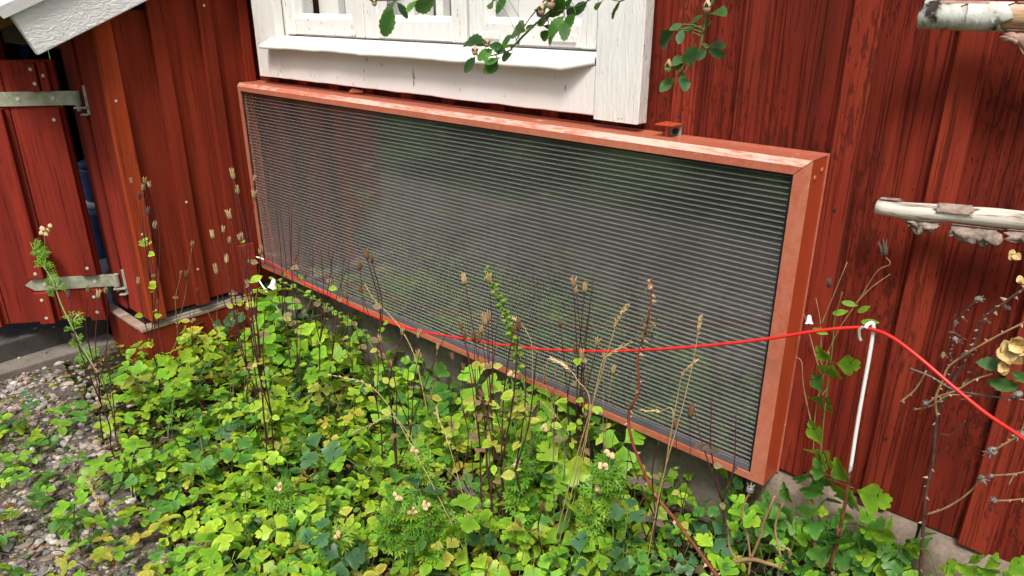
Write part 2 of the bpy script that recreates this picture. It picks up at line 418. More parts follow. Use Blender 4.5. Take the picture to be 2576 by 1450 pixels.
def slab(name, pts, z0, z1, mat):
    mb = MB(); mb.prism([(x, y, z0) for x, y in pts], (0, 0, z1 - z0)); o = build(name, mb, mat); o['kind'] = 'structure'
    md = o.modifiers.new('bevel', 'BEVEL'); md.width = .006; md.segments = 2; return o
slab('concrete_slab', [(-2.4, -2.2), (-.345, -2.2), (-.34, -1.2), (-.325, -.66), (-.30, -.545), (-2.4, -.545)], -.1, .035, 'concrete')
slab('concrete_threshold', [(-2.4, -1.0), (-.418, -1.0), (-.43, -.70), (-.40, -.545), (-2.4, -.545)], .03, .105, 'concrete_dark')

# gravel stones: nobody could count them
def pebble(mb, p, r, col):
    mb.col = col; k = []
    sx, sy, sz = U(.7, 1.35), U(.6, 1.1), U(.45, .8); a = U(0, 6.28); ca, sa = math.cos(a), math.sin(a)
    for (u, v, z_) in ((0,0,1),(.9,0,.35),(.28,.85,.4),(-.72,.5,.3),(-.7,-.55,.35),(.3,-.85,.3),(.6,.45,-.5),(-.3,.7,-.5),(-.85,0,-.5),(-.2,-.75,-.5),(.65,-.4,-.5)):
        u *= U(.75, 1.2) * sx; v *= U(.75, 1.2) * sy
        k.append(mb.vert((p[0] + (u*ca - v*sa) * r, p[1] + (u*sa + v*ca) * r, p[2] + z_ * r * sz * U(.8, 1.15))))
    for i in range(5):
        j = (i + 1) % 5
        mb.face((k[0], k[1+i], k[1+j])); mb.face((k[1+i], k[6+i], k[1+j])); mb.face((k[1+j], k[6+i], k[6+j]))
mb = MB()
PC = [(.34, .31, .285), (.26, .235, .21), (.40, .32, .27), (.19, .175, .16), (.43, .385, .34), (.31, .235, .19), (.23, .22, .225), (.48, .45, .42)]
cnt = 0
while cnt < 9500:
    x = U(-.33, 1.9); y = U(-1.75, -.45)
    e = bed_edge(x); d = y - e + .16 * max(0, 1 - x)
    if d > .22 or (d > -.05 and R() < .55 + d * 2.5): continue
    if x - .2 > 1.2 and y > -.7: continue
    c = random.choice(PC); f = U(.7, 1.15)
    pebble(mb, (x, y, gz(x, y) + U(.001, .011)), random.choice((.0035, .0045, .006, .008, .010, .013, .017)), tuple(q * f for q in c)); cnt += 1
for _ in range(90):
    x = U(-1.1, -.36); y = U(-1.3, -.6); pebble(mb, (x, y, .037 if x > -.42 else .107), U(.003, .009), tuple(q * U(.6, .9) for q in random.choice(PC)))
g = build('gravel', mb, 'pebble', attr=True); g['kind'] = 'stuff'; tag(g, 'loose grey and pinkish gravel stones left of the flower bed', 'gravel')

# ================================================================== HOUSE
house = thing('house', 'red timber house wall with white framed window above grey stone plinth', 'house', (0, 0, 0))
WX0, WX1, WZ0, WZ1 = .17, 1.58, 1.06, 2.05                 # rough window opening
BZ, TZ = .285, 2.75
bats = []
x = -1.08
P_LEFT = [1.711 - .1795 * k for k in range(16, 0, -1)] + [1.711, 1.853, 2.050, 2.2225, 2.405, 2.585, 2.77, 2.95, 3.13, 3.32, 3.5]
bw = {1.853: .058, 2.050: .05, 2.2225: .049}
for i, bx in enumerate(P_LEFT):
    wd = bw.get(bx, U(.050, .058))
    nx = P_LEFT[i+1] if i + 1 < len(P_LEFT) else bx + .18
    z0 = BZ + U(-.004, .008)
    def pieces(a, c, zlo):
        if c > WX0 + .03 and a < WX1 - .03: return [(zlo, WZ0), (WZ1, TZ)]
        return [(zlo, TZ)]
    for (za, zb) in pieces(bx + wd - .012, nx + .012, z0):
        plank('plank', house, 'falu_red_old', bx + wd - .014, nx + .014, .010, .034, za, zb, .0008, .004 if za < .5 else 0)
    zb0 = BZ + U(-.012, .006)
    for (za, zb) in pieces(bx, bx + wd, zb0):
        plank('batten', house, 'falu_red_batten', bx, bx + wd, -.008, .0085, za, zb, .0015, .006 if za < .5 else 0)
boxobj('wall_core', (-1.2, .036, .2), (WX0, .2, TZ), 'dark_wood', house, 0)
boxobj('wall_core', (WX1, .036, .2), (3.7, .2, TZ), 'dark_wood', house, 0)
boxobj('wall_core', (WX0 + .001, .037, .2), (WX1 - .001, .2, WZ0), 'dark_wood', house, 0)
boxobj('wall_core', (WX0 + .001, .037, WZ1), (WX1 - .001, .2, TZ), 'dark_wood', house, 0)
boxobj('eave', (-1.2, -.35, TZ), (3.7, .2, TZ + .05), 'falu_red_old', house, 0)
for bx in P_LEFT[15:]:
    for z in (.42 + U(-.04, .04), .95 + U(-.08, .08), 1.35):
        nx = bx + U(.02, .035); mb = MB(); mb.tube([(nx, -.0082, z), (nx, -.0092, z)], [.0035, .003], 7); build('nail', mb, 'dark_bolt', house)
# plinth: rough stone blocks with recessed joints
px = [-1.2, -.6, .02, .50, 1.06, 1.52, 1.98, 2.335, 2.69, 3.2, 3.7]
for i in range(len(px) - 1):
    mb = MB(); a, c = px[i] + .004, px[i+1] - .004; n = max(5, int((c - a) / .045)); top = .279 + U(-.004, .002); fr = -.022 + U(-.008, .012)
    rows = []
    for j in range(n + 1):
        xx = a + (c - a) * j / n; col_ = []
        for k, (yy, zz) in enumerate(((.16, top), (.012, top + .002), (fr + .012, top - .004), (fr, top - .02), (fr - .006, .2), (fr - .012, .13), (fr - .012, .06), (fr - .008, -.1))):
            nz = noise.noise(Vector((xx * 6, zz * 9, i * 5.))) * .016 + noise.noise(Vector((xx * 19, zz * 25, i))) * .006
            e_ = .012 if j in (0, n) and k > 1 else 0
            col_.append(mb.vert((xx, yy + (nz if k > 1 else 0) + e_, zz + (nz * .3 if 1 < k < 7 else 0))))
        rows.append(col_)
    for r0, r1 in zip(rows, rows[1:]):
        for k in range(7): mb.face([r0[k+1], r1[k+1], r1[k], r0[k]])
    mb.face(rows[0][::-1]); mb.face(rows[-1])
    build('plinth_stone', mb, 'plinth_rock_rusty' if i in (6, 7) else 'plinth_rock', house, True)
boxobj('plinth_core', (-1.2, .03, -.1), (3.7, .15, .27), 'concrete_dark', house, 0)

# window (a part of the house) and its pieces
win = part_empty('window', house)
CF = -.045
def wplank(name, x0, x1, z0, z1, y0, y1, mat, jit=.0012, endj=0):
    return plank(name, win, mat, x0, x1, y0, y1, z0, z1, jit, endj)
wplank('casing_board', .098, .2365, 1.011, 2.12, CF, -.015, 'white_paint', .0012, .002)
wplank('casing_board', 1.538, 1.658, 1.006, 2.12, CF - .003, -.015, 'white_paint', .0012, .003)
mb = MB()                                                    # apron board, grain along x
n = 26; rows = []
for j in range(n + 1):
    xx = .2395 + (1.535 - .2395) * j / n; zl = 1.0105 + U(-.0012, .0012)
    rows.append([mb.vert(q) for q in ((xx, -.016, zl), (xx, CF + .004, zl), (xx, CF + .002, zl + .002), (xx, CF + .002, 1.118), (xx, -.016, 1.118))])
for r0, r1 in zip(rows, rows[1:]):
    for k in range(5): mb.face([r0[k], r0[(k+1) % 5], r1[(k+1) % 5], r1[k]])
mb.face(rows[0]); mb.face(rows[-1][::-1]); build('apron_board', mb, 'white_paint_smooth', win)
boxobj('casing_board', (.098, CF, 2.121), (1.658, -.015, 2.24), 'white_paint', win)
mb = MB(); n = 40; rows = []                                 # bent sheet sill
for j in range(n + 1):
    t = j / n; xx = .205 + (1.532 - .205) * t; wv = .0035 * noise.noise(Vector((xx * 6, 0, 0))) + .002 * noise.noise(Vector((xx * 21, 0, 0)))
    zf = 1.114 + wv; yf = -.079 + wv
    if t > .955: zf += .014 * (t - .955) / .045; yf += .035 * (t - .955) / .045
    if j == 0: xx -= .022
    rows.append([mb.vert(q) for q in ((xx, -.012, 1.146), (xx, -.040, 1.138), (xx, yf, zf + .004), (xx, yf - .0015, zf - .006), (xx, yf + .001, zf - .0065), (xx, yf + .003, zf + .001), (xx, -.040, 1.133))])
for r0, r1 in zip(rows, rows[1:]):
    for k in range(6): mb.face([r0[k+1], r0[k], r1[k], r1[k+1]])
build('sill_flashing', mb, 'sill_metal', win, True)
# jamb and sashes
SF = -.012
boxobj('window_jamb', (.2, SF + .004, 1.14), (.248, .10, 2.1), 'white_paint', win)
boxobj('window_jamb', (1.515, SF + .004, 1.14), (1.575, .10, 2.1), 'white_paint', win)
boxobj('window_bottom_rail', (.2485, .0, 1.13), (1.5145, .10, 1.147), 'white_paint', win)
panes = [(.300, .612), (.736, 1.043), (1.170, 1.468)]
sash = [(.252, .668), (.672, 1.099), (1.110, 1.510)]
for (a, c), (p, q) in zip(sash, panes):
    boxobj('sash_stile', (a, SF, 1.150), (p, .028, 2.05), 'white_paint', win, .003)
    boxobj('sash_stile', (q, SF, 1.150), (c, .028, 2.05), 'white_paint', win, .003)
    boxobj('sash_rail', (p + .0005, SF + .002, 1.150), (q - .0005, .026, 1.204), 'white_paint', win, .004)
    boxobj('sash_rail', (p + .0005, SF + .002, 1.62), (q - .0005, .026, 1.66), 'white_paint', win, .004)
    boxobj('sash_rail', (p + .0005, SF + .002, 2.0), (q - .0005, .026, 2.05), 'white_paint', win, .004)
    mb = MB()                                                # putty bevels
    mb.prism([(p, .004, 1.204), (p, .018, 1.204), (p, .018, 1.2155)], (q - p, 0, 0)); build('putty', mb, 'white_paint', win)
    mb = MB(); mb.quad((p, .02, 1.2045), (q, .02, 1.2045), (q, .02, 1.62), (p, .02, 1.62)); build('pane', mb, 'window_glass', win)
for sx in (1.155, 1.395):                                    # painted iron corner plates
    boxobj('corner_plate', (sx - .018, SF - .004, 1.163), (sx + .062, SF + .001, 1.182), 'white_paint', win, .004)
# inner window and what stands behind the glass
boxobj('inner_blind', (.2, .30, 1.16), (1.56, .31, 2.1), 'blind_grey', win, 0)
boxobj('inner_sill', (.2, .09, 1.12), (1.56, .30, 1.155), 'inner_white', win)
for a, c in ((.25, .36), (.40, .47), (.64, .74), (.76, .80), (.84, .87), (1.06, 1.16), (1.44, 1.5)):
    boxobj('inner_sash_stile', (a, .12, 1.156), (c, .15, 2.05), 'inner_white', win, .002)
boxobj('inner_sash_rail', (.252, .125, 1.156), (1.51, .145, 1.185), 'inner_white', win, .002)
boxobj('radio_box', (.50, .2, 1.156), (.66, .27, 1.245), 'black_box', win, .004)
boxobj('perforated_board', (1.18, .10, 1.1905), (1.44, .115, 1.6), 'inner_white', win)
for hx in (1.255, 1.352):
    mb = MB(); mb.tube([(hx, .0985, 1.228), (hx, .102, 1.228)], .0135, 16); build('board_hole', mb, 'black_box', win)

# ================================================================== SHED
shed = thing('shed', 'small red lean-to shed with white bargeboard beside the house', 'shed', (0, -.53, 0))
shed.location = (0, 0, 0)
SB = .205
# side face (towards +x): boards then battens. plank axis y: x range is y range
ylist = [(-.530, -.475), (-.362, -.314), (-.197, -.149)]
def roofz(y): return 1.10 + .44 * (y + .748)
boards = [(-.505, -.330), (-.345, -.165), (-.180, .0)]
for (a, c), z0 in zip(boards, (.215, .222, .222)):
    plank('plank', shed, 'falu_red_shed', a, c, .0, .02, z0, roofz(a) + .02, .0005, .001, 'y')
for k, (a, c) in enumerate(ylist):
    plank('batten', shed, 'falu_red_bright' if k == 0 else 'falu_red_shed', a, c, -.021, -.001, .212 if k else .205, roofz(a) + .02, .001, .001, 'y')
plank('batten', shed, 'falu_red_shed', -.050, -.014, -.018, -.001, .22, roofz(-.05) + .02, .001, .001, 'y')
plank('corner_post', shed, 'falu_red_shed', -.180, -.122, -.040, -.0215, .0, .40, .001, .001, 'y')
# front face (towards -y)
plank('corner_board', shed, 'falu_red_shed', -.043, .0, -.5305, -.51, .205, roofz(-.53) + .02)
plank('plank', shed, 'falu_red_door', -.175, -.047, -.527, -.506, .200, roofz(-.53) + .02)
plank('plank', shed, 'falu_red_door', -.288, -.179, -.536, -.515, .200, roofz(-.53) + .02)
plank('plank', shed, 'falu_red_door', -2.2, -1.05, -.527, -.506, .120, roofz(-.53) + .02)
boxobj('back_wall', (-2.2, -.006, .0), (-.025, -.001, 1.4), 'dark_wood', shed, 0)
boxobj('shed_floor', (-2.2, -.5, .09), (-.03, -.01, .155), 'dark_wood', shed, 0)
boxobj('left_wall', (-2.22, -.53, 0), (-2.2, -.01, 1.3), 'dark_wood', shed, 0)
# base box below the boards with a bare sill edge and metal strip
boxobj('base_board', (-.016, -.56, -.02), (.006, -.055, .168), 'falu_red_shed', shed, .003)
boxobj('base_board', (-.32, -.562, -.02), (-.0165, -.542, .168), 'falu_red_shed', shed, .003)
boxobj('sill_edge', (-.03, -.566, .1685), (.010, -.06, .183), 'worn_wood_edge', shed, .003)
boxobj('sill_edge', (-.33, -.568, .1690), (-.0305, -.535, .183), 'worn_wood_edge', shed, .003)
boxobj('metal_strip', (-.05, -.50, .1835), (-.002, -.07, .190), 'galvanised', shed, .001)
# roof, rafters, bargeboard
def rp(y, dz): return 1.222 + .44 * (y + .748) + dz
mb = MB(); mb.prism([(.07, -.80, rp(-.80, .004)), (.07, .009, rp(.009, .004)), (.07, .009, rp(.009, .022)), (.07, -.80, rp(-.80, .022))], (-2.3, 0, 0)); build('roof_deck', mb, 'raw_wood', shed)
mb = MB(); mb.prism([(.094, -.83, rp(-.83, .023)), (.094, .008, rp(.008, .023)), (.094, .008, rp(.008, .030)), (.094, -.83, rp(-.83, .030))], (-2.33, 0, 0)); build('roof_sheet', mb, 'roof_metal', shed)
mb = MB(); mb.prism([(.0885, -.775, rp(-.775, -.002)), (.0885, .008, rp(.008, -.002)), (.0885, .008, rp(.008, .0225)), (.0885, -.79, rp(-.79, .0225))], (.006, 0, 0)); build('roof_flashing', mb, 'roof_metal', shed)
mb = MB()
L = lambda y: 1.110 + .44 * (y + .708)
mb.prism([(.055, -.708, L(-.708)), (.055, .008, L(.008)), (.055, .008, rp(.008, 0)), (.055, -.754, rp(-.754, 0))], (.026, 0, 0))
o = build('bargeboard', mb, 'barge_paint', shed); md = o.modifiers.new('bevel', 'BEVEL'); md.width = .003; md.segments = 2
for rx in (-.28, -.75, -1.3):
    mb = MB(); mb.prism([(rx, -.74, rp(-.74, -.075)), (rx, .0, rp(0, -.075)), (rx, .0, rp(0, .003)), (rx, -.74, rp(-.74, .003))], (-.045, 0, 0)); build('rafter', mb, 'raw_wood', shed)
boxobj('eave_beam', (-2.2, -.50, 1.10), (-.05, -.45, 1.19), 'dark_wood', shed)

# door (a part of the shed), standing open
door = part_empty('door', shed, (-.2, -.56, 0), math.atan2(-.793, -.609))
# door local: +x along the door away from the hinge, -y... front face is +y side when rotated: outward normal
DZ0, DZ1 = .172, 1.077
def dbox(name, s0, s1, z0, z1, t0, t1, mat, bev=.002):
    return boxobj(name, (s0, t0, z0), (s1, t1, z1), mat, door, bev)
# outward normal (.793,-.609) in local axes
ang = math.atan2(-.793, -.609); nl = Vector((.793, -.609, 0)); nl.rotate(Matrix.Rotation(-ang, 3, 'Z')); OUT = 1 if nl.y > 0 else -1
def dpl(name, s0, s1, z0, z1, t0, t1, mat):
    mb = MB(); mb.box((s0, OUT * t0, z0), (s1, OUT * t1, z1)); o = build(name, mb, mat, door)
    md = o.modifiers.new('bevel', 'BEVEL'); md.width = .002; md.segments = 1; return o
for k in range(5): dpl('plank', (.036 if k == 0 else .022 + k * .175), .022 + (k + 1) * .175 - .003, DZ0 + U(-.004, .004), DZ1 + U(-.003, .003), -.024, -.002, 'falu_red_door')
for k in range(5):
    s0 = (.04, .212, .387, .562, .737)[k]
    for za, zb in ((DZ0 - .005, .287), (.342, .928), (.985, DZ1 - .004)):
        if k == 0 and za > .9:
            dpl('batten', .052, .078, za - .005, zb, -.0015, .016, 'falu_red_door'); dpl('batten', .084, .112, za - .004, zb - .006, -.0015, .019, 'falu_red_door')
        elif k == 1 and za > .9: continue
        else: dpl('batten', s0, s0 + .05, za + U(-.002, .002), zb, -.0015, .019, 'falu_red_door')
def hinge(zc, ln, mat):
    mb = MB(); h = .0225; t0, t1 = OUT * .0, OUT * .005
    pts = [(-.012, t0, zc - h), (ln - .03, t0, zc - h), (ln - .015, t0, zc - h * .5), (ln, t0, zc), (ln - .015, t0, zc + h * .5), (ln - .03, t0, zc + h), (-.012, t0, zc + h)]
    mb.prism(pts, (0, t1 - t0, 0)); mb.tube([(-.016, OUT * .006, zc - h), (-.016, OUT * .006, zc + h)], .012, 12)
    hg = build('strap_hinge', mb, mat, door)
    for s in (.055, .16, .22):
        mb = MB(); mb.tube([(s, OUT * .005, zc), (s, OUT * .0072, zc)], [.0075, .006], 10); build('screw', mb, 'screw_steel', hg)
    # bracket fixed to the jamb
    mb = MB(); mb.box((-.05, OUT * .004, zc - .055), (-.040, OUT * .010, zc + .04)); mb.box((-.046, OUT * -.006, zc - h - .012), (-.004, OUT * .018, zc - h - .006)); mb.box((-.046, OUT * -.006, zc - h - .034), (-.02, OUT * .018, zc - h - .029))
    mb.tube([(-.016, OUT * .006, zc - h - .02), (-.016, OUT * .006, zc - h)], .007, 8)
    br = build('hinge_bracket', mb, 'galvanised', door)
    md = br.modifiers.new('bevel', 'BEVEL'); md.width = .0012
hinge(.957, .50, 'zinc_green'); hinge(.3145, .285, 'zinc_green')
for s, z in ((.064, 1.03), (.097, 1.05), (.094, 1.005), (.062, .89), (.065, .37), (.236, .36), (.065, .26), (.065, .20), (.237, .26), (.237, .19), (.41, .86)):
    mb = MB(); mb.tube([(s, OUT * .019, z), (s, OUT * .0206, z)], [.006, .005], 9); build('screw', mb, 'screw_steel', door)
for y, z in ((-.505, .96), (-.34, .60), (-.172, 1.24), (-.505, .52), (-.34, .35)):
    mb = MB(); mb.tube([(.021, y, z), (.0226, y, z)], [.0045, .004], 8); build('screw', mb, 'screw_steel', shed)

# things kept inside the shed
def canister(name, label, cat, c, r, h, mat, ribs=3, lid=None):
    t = thing(name, label, cat, c); mb = MB(); P = []; Q = []
    for i in range(13):
        z = h * i / 12; P.append((0, 0, z)); Q.append(r * (1 - .05 * (i % 3 == 1)) * (.9 if i in (0, 12) else 1))
    mb.tube(P, Q, 20); build('body', mb, mat, t, True)
    mb = MB(); mb.tube([(0, 0, h), (0, 0, h + .02), (0, 0, h + .025)], [r * .93, r * .93, r * .8], 20); build('lid', mb, lid or mat, t, True)
    return t
canister('blue_barrel', 'dark blue plastic barrel behind the open shed door', 'barrel', (-.575, -.40, .155), .085, .34, 'blue_plastic', lid='grey_plastic')
canister('blue_tub', 'blue plastic tub stacked on the barrel inside the shed', 'tub', (-.58, -.40, .521), .075, .13, 'blue_plastic')
t = thing('grey_crate', 'grey plastic crate low in the gap beside the shed door', 'crate', (-.43, -.47, .155))
mb = MB(); mb.prism([(-.08, -.05, 0), (.06, -.05, 0), (.06, .06, 0), (-.08, .06, 0)], (0, 0, .13)); build('body', mb, 'blue_grey_cloth', t)
mb = MB(); mb.prism([(-.085, -.055, .1305), (.065, -.055, .1305), (.065, .065, .1305), (-.085, .065, .1305)], (0, 0, .014)); build('rim', mb, 'grey_plastic', t)
t = thing('blue_board', 'dark blue board lying under the shed roof above the door', 'board', (-1.1, -.44, 1.0))
mb = MB(); mb.prism([(-.12, 0, -.03), (-.02, 0, -.03), (.10, 0, .09), (0.02, 0, .09)], (0, .015, 0)); build('sheet', mb, 'blue_plastic', t)

# ================================================================== SOLAR PANEL
panel = thing('solar_air_panel', 'large salmon framed ribbed plastic solar collector fixed below the window', 'solar panel', (0, 0, 0))
X0, X1, Z0, Z1 = .022, 2.052, .2845, .986; IX0, IX1, IZ0, IZ1 = .048, 2.026, .3125, .9585; YF, YB = -.100, -.0145; CH = .011
def rail(name, kind):
    mb = MB()
    prof = [(0, YB), (0, YF + CH * 1.3), (CH, YF), (.0265, YF), (.0265, YF + .02), (.004, YF + .02), (.004, YB)]   # (inward, y)
    A, B_ = [], []
    for (d, y) in prof:
        if kind == 'top': A.append((X0 + d, y, Z1 - d)); B_.append((X1 - d, y, Z1 - d))
        if kind == 'bottom': A.append((X0 + d, y, Z0 + d)); B_.append((X1 - d, y, Z0 + d))
        if kind == 'left': A.append((X0 + d, y, Z0 + d)); B_.append((X0 + d, y, Z1 - d))
        if kind == 'right': A.append((X1 - d, y, Z0 + d)); B_.append((X1 - d, y, Z1 - d))
    gp = Vector((.0007, 0, 0)) if kind in ('top', 'bottom') else Vector((0, 0, .0007))
    A = [Vector(p) + gp for p in A]; B_ = [Vector(p) - gp for p in B_]
    n = len(prof); a = [mb.vert(p) for p in A]; c = [mb.vert(p) for p in B_]
    for k in range(n): mb.face([a[k], a[(k+1) % n], c[(k+1) % n], c[k]], 0)
    mb.face(a[::-1]); mb.face(c)
    # recalc
    o = build(name, mb, ['panel_paint'], panel)
    import bmesh
    bm = bmesh.new(); bm.from_mesh(o.data); bmesh.ops.recalc_face_normals(bm, faces=bm.faces); bm.to_mesh(o.data); bm.free()
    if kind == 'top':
        o.data.materials.append(MATS['panel_paint_worn_sheen'])
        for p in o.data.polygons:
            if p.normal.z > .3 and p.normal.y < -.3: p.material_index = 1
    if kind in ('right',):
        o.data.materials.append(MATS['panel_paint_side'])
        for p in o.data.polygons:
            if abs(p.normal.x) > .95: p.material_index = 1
    return o
rail('frame_rail', 'top'); rail('frame_rail', 'bottom'); rail('frame_stile', 'left'); rail('frame_stile', 'right')
boxobj('back_lip', (X0 - .003, YB + .0005, Z0 - .003), (X1 + .003, YB + .0015, Z1 + .003), 'panel_paint', panel, 0)
boxobj('absorber', (IX0 - .015, -.040, IZ0 - .02), (IX1 + .015, -.034, IZ1 + .02), 'absorber', panel, 0)
GY = -.0925
mb = MB(); mb.quad((IX0, GY, IZ0), (IX1, GY, IZ0), (IX1, GY, IZ1), (IX0, GY, IZ1)); glz = build('glazing_sheet', mb, 'polycarbonate_skin', panel)
mb = MB(); nr = 58
for k in range(nr + 1):
    z = IZ0 + .006 + (IZ1 - IZ0 - .012) * k / nr; h = .0006
    mb.box((IX0 + .001, GY + .0006, z - h), (IX1 - .001, GY + .0062, z + h))
o = build('rib_pack', mb, 'polycarbonate_rib', glz); o['kind'] = 'stuff'
mb = MB(); mb.quad((IX0, GY + .0092, IZ0), (IX1, GY + .0092, IZ0), (IX1, GY + .0092, IZ1), (IX0, GY + .0092, IZ1)); build('back_skin', mb, 'polycarbonate_skin', glz)
for a, c in (((IX0 - .0005, GY - .003, IZ0), (IX0 + .006, GY - .0005, IZ1)), ((IX1 - .006, GY - .003, IZ0), (IX1 + .0005, GY - .0005, IZ1)), ((IX0 + .0062, GY - .003, IZ1 - .004), (IX1 - .0062, GY - .0005, IZ1 + .0005))):
    boxobj('gasket', a, c, 'gasket_black', panel, 0)
boxobj('bottom_strip', (IX0 + .0062, GY - .004, IZ0 - .0005), (IX1 - .0062, GY - .0006, IZ0 + .016), 'edge_strip_grey', panel, .001)
for p, d in (((X1 - .045, YF + .055, Z1), (0, 0, 1)), ((X1 - .045, YF + .030, Z1), (0, 0, 1)), ((X1, YF + .035, Z1 - .035), (1, 0, 0)), ((X1, YF + .065, Z1 - .025), (1, 0, 0)), ((.40, YF + .05, Z1), (0, 0, 1))):
    mb = MB(); p = Vector(p); d = Vector(d); mb.tube([p, p + d * .0012, p + d * .002], [.0055, .0052, .003], 10); build('rivet', mb, 'panel_paint', panel, True)
# fixing tab on the wall behind
tb = part_empty('fixing_tab', panel, (1.728, -.030, 1.003)); tb.scale = (.85, .85, .9)
boxobj('tab_plate', (-.026, -.034, .008), (.024, .014, .011), 'panel_paint_side', tb, .0005)
boxobj('tab_leg', (-.010, .012, -.022), (.022, .015, .0075), 'galvanised', tb, .0005)
mb = MB(); mb.tube([(-.004, -.012, -.02), (-.004, -.012, .0075)], .0045, 8); mb.tube([(-.004, -.012, .0112), (-.004, -.012, .0152)], .0075, 6); build('bolt', mb, 'panel_paint_side', tb)
mb = MB(); mb.tube([(.009, .0118, -.008), (.009, .004, -.008)], [.0075, .0075], 8); build('bolt_head', mb, 'dark_bolt', tb)
mb = MB()                                                    # wing handle of a latch at the back left
mb.tube([(.60, -.03, Z1 + .004), (.612, -.028, Z1 + .010), (.655, -.022, Z1 + .010)], [.006, .008, .004], 8); build('latch', mb, 'panel_paint', panel, True)

# ================================================================== CABLE AND STAKES
pix = [(560, 700), (640, 655), (665, 652), (780, 720), (900, 778), (1010, 822), (1150, 850), (1320, 875), (1480, 884), (1640, 880), (1800, 868), (1935, 852), (2040, 835), (2120, 826), (2178, 826), (2235, 844), (2300, 890), (2400, 975), (2480, 1040), (2555, 1090), (2640, 1150)]
dep = [-.115, -.115, -.118, -.135, -.155, -.165, -.17, -.175, -.175, -.17, -.165, -.155, -.145, -.135, -.13, -.135, -.145, -.16, -.175, -.19, -.21]
cp = [at(p, y) for p, y in zip(pix, dep)][2:]
mb = MB(); P = crv(cp, 6); mb.tube(P, .0033, 8); tag(build('cable', mb, 'red_cable', smooth=True), 'bright red cable strung slackly across the ribbed panel', 'cable')
def stake(label, pts, hook):
    base = Vector(pts[0]); t = thing('cable_stake', label, 'stake', base, 'white coated cable stakes')
    mb = MB(); P = crv([Vector(p) - base for p in pts], 5); mb.tube(P, .0034, 8); build('rod', mb, 'rod_coated', t, True)
    if hook:
        mb = MB(); h = Vector(hook) - base; mb.tube(crv([h + Vector((-.006, -.004, .012)), h + Vector((-.011, -.006, .004)), h + Vector((-.008, -.006, -.010)), h + Vector((-.004, -.007, -.014))], 4), [.0026] * 13, 8); build('clip', mb, 'galvanised', t, True)
    return t
top = at((2190, 822), -.125)
stake('white rust-footed stake holding the cable right of the panel', [at((2085, 1440), -.125), at((2120, 1300), -.125), at((2158, 1060), -.125), at((2190, 880), -.125), top + Vector((.004, 0, .004)), at((2184, 816), -.13), at((2177, 826), -.137)], at((2180, 838), -.135))
gb = at((760, 890), -.16)
stake('bent white stake at the cable end by the shed corner', [at((800, 985), -.16), gb, at((700, 780), -.14), at((640, 690), -.125), at((612, 658), -.12), at((620, 645), -.118), at((645, 647), -.117), at((664, 653), -.118)], None)

# ================================================================== BIRCH POLES
def pole(label, p0, p1, r0, r1, woodmat, flakes, bark=None):
    p0, p1 = Vector(p0), Vector(p1); t = thing('birch_pole', label, 'pole', p0, 'birch poles on the wall')
    L_ = (p1 - p0).length; rz = math.atan2(p1.y - p0.y, p1.x - p0.x); pit = math.asin((p1.z - p0.z) / L_)
    t.rotation_euler = (0, -pit, rz)
    mb = MB(); n = 40; pts = []; rr = []
    for i in range(n + 1):
        u = i / n; pts.append((L_ * u, .0025 * noise.noise(Vector((u * 5, 1, r0 * 90))), .003 * noise.noise(Vector((u * 5, 9, r0 * 90)))))
        rr.append((r0 + (r1 - r0) * u) * (1 + .13 * noise.noise(Vector((u * 11, 4, r0 * 50)))) * (.93 if i == 0 else 1))
    mb.tube(pts, rr, 18); build('wood', mb, woodmat, t, True)
    def radius(u): return r0 + (r1 - r0) * u / L_
    for (u0, u1, a0, a1, hang, mat, seed) in flakes:         # strips of bark clinging to / peeling off the pole
        mb = MB(); nu, na = 14, 10; g_ = []
        for i in range(nu + 1):
            row = []
            for j in range(na + 1):
                tt = j / na; jag = .12 * noise.noise(Vector((i * .9, j * 1.3, seed)))
                uu = u0 + (u1 - u0) * i / nu + .013 * noise.noise(Vector((i * .25, j * 1.1, seed + 3)))
                a = a0 + (a1 - a0) * tt; rr_ = radius(uu) + .0018 + .001 * noise.noise(Vector((i, j, seed)))
                if hang and tt > .3:                          # leaves the pole and hangs down
                    k = (tt - .3) / .7; prof = .55 + .55 * noise.noise(Vector((i * .33, 0, seed + 7)))
                    am = a0 + (a1 - a0) * .3; dz = -hang * k * max(.12, prof) * (1 - .25 * abs(2 * i / nu - 1))
                    y_ = math.cos(am) * rr_ - .010 * math.sin(k * 2.4) * (1 + noise.noise(Vector((i * .4, j * .4, seed)))); z_ = math.sin(am) * rr_ + dz
                else: y_ = math.cos(a + jag * .3) * rr_; z_ = math.sin(a + jag * .3) * rr_
                row.append(mb.vert((uu, y_, z_)))
            g_.append(row)
        for i in range(nu):
            for j in range(na): mb.face([g_[i][j], g_[i+1][j], g_[i+1][j+1], g_[i][j+1]])
        o = build('bark_flake', mb, mat, t, True); md = o.modifiers.new('thick', 'SOLIDIFY'); md.thickness = .0012
    return t
pi = math.pi
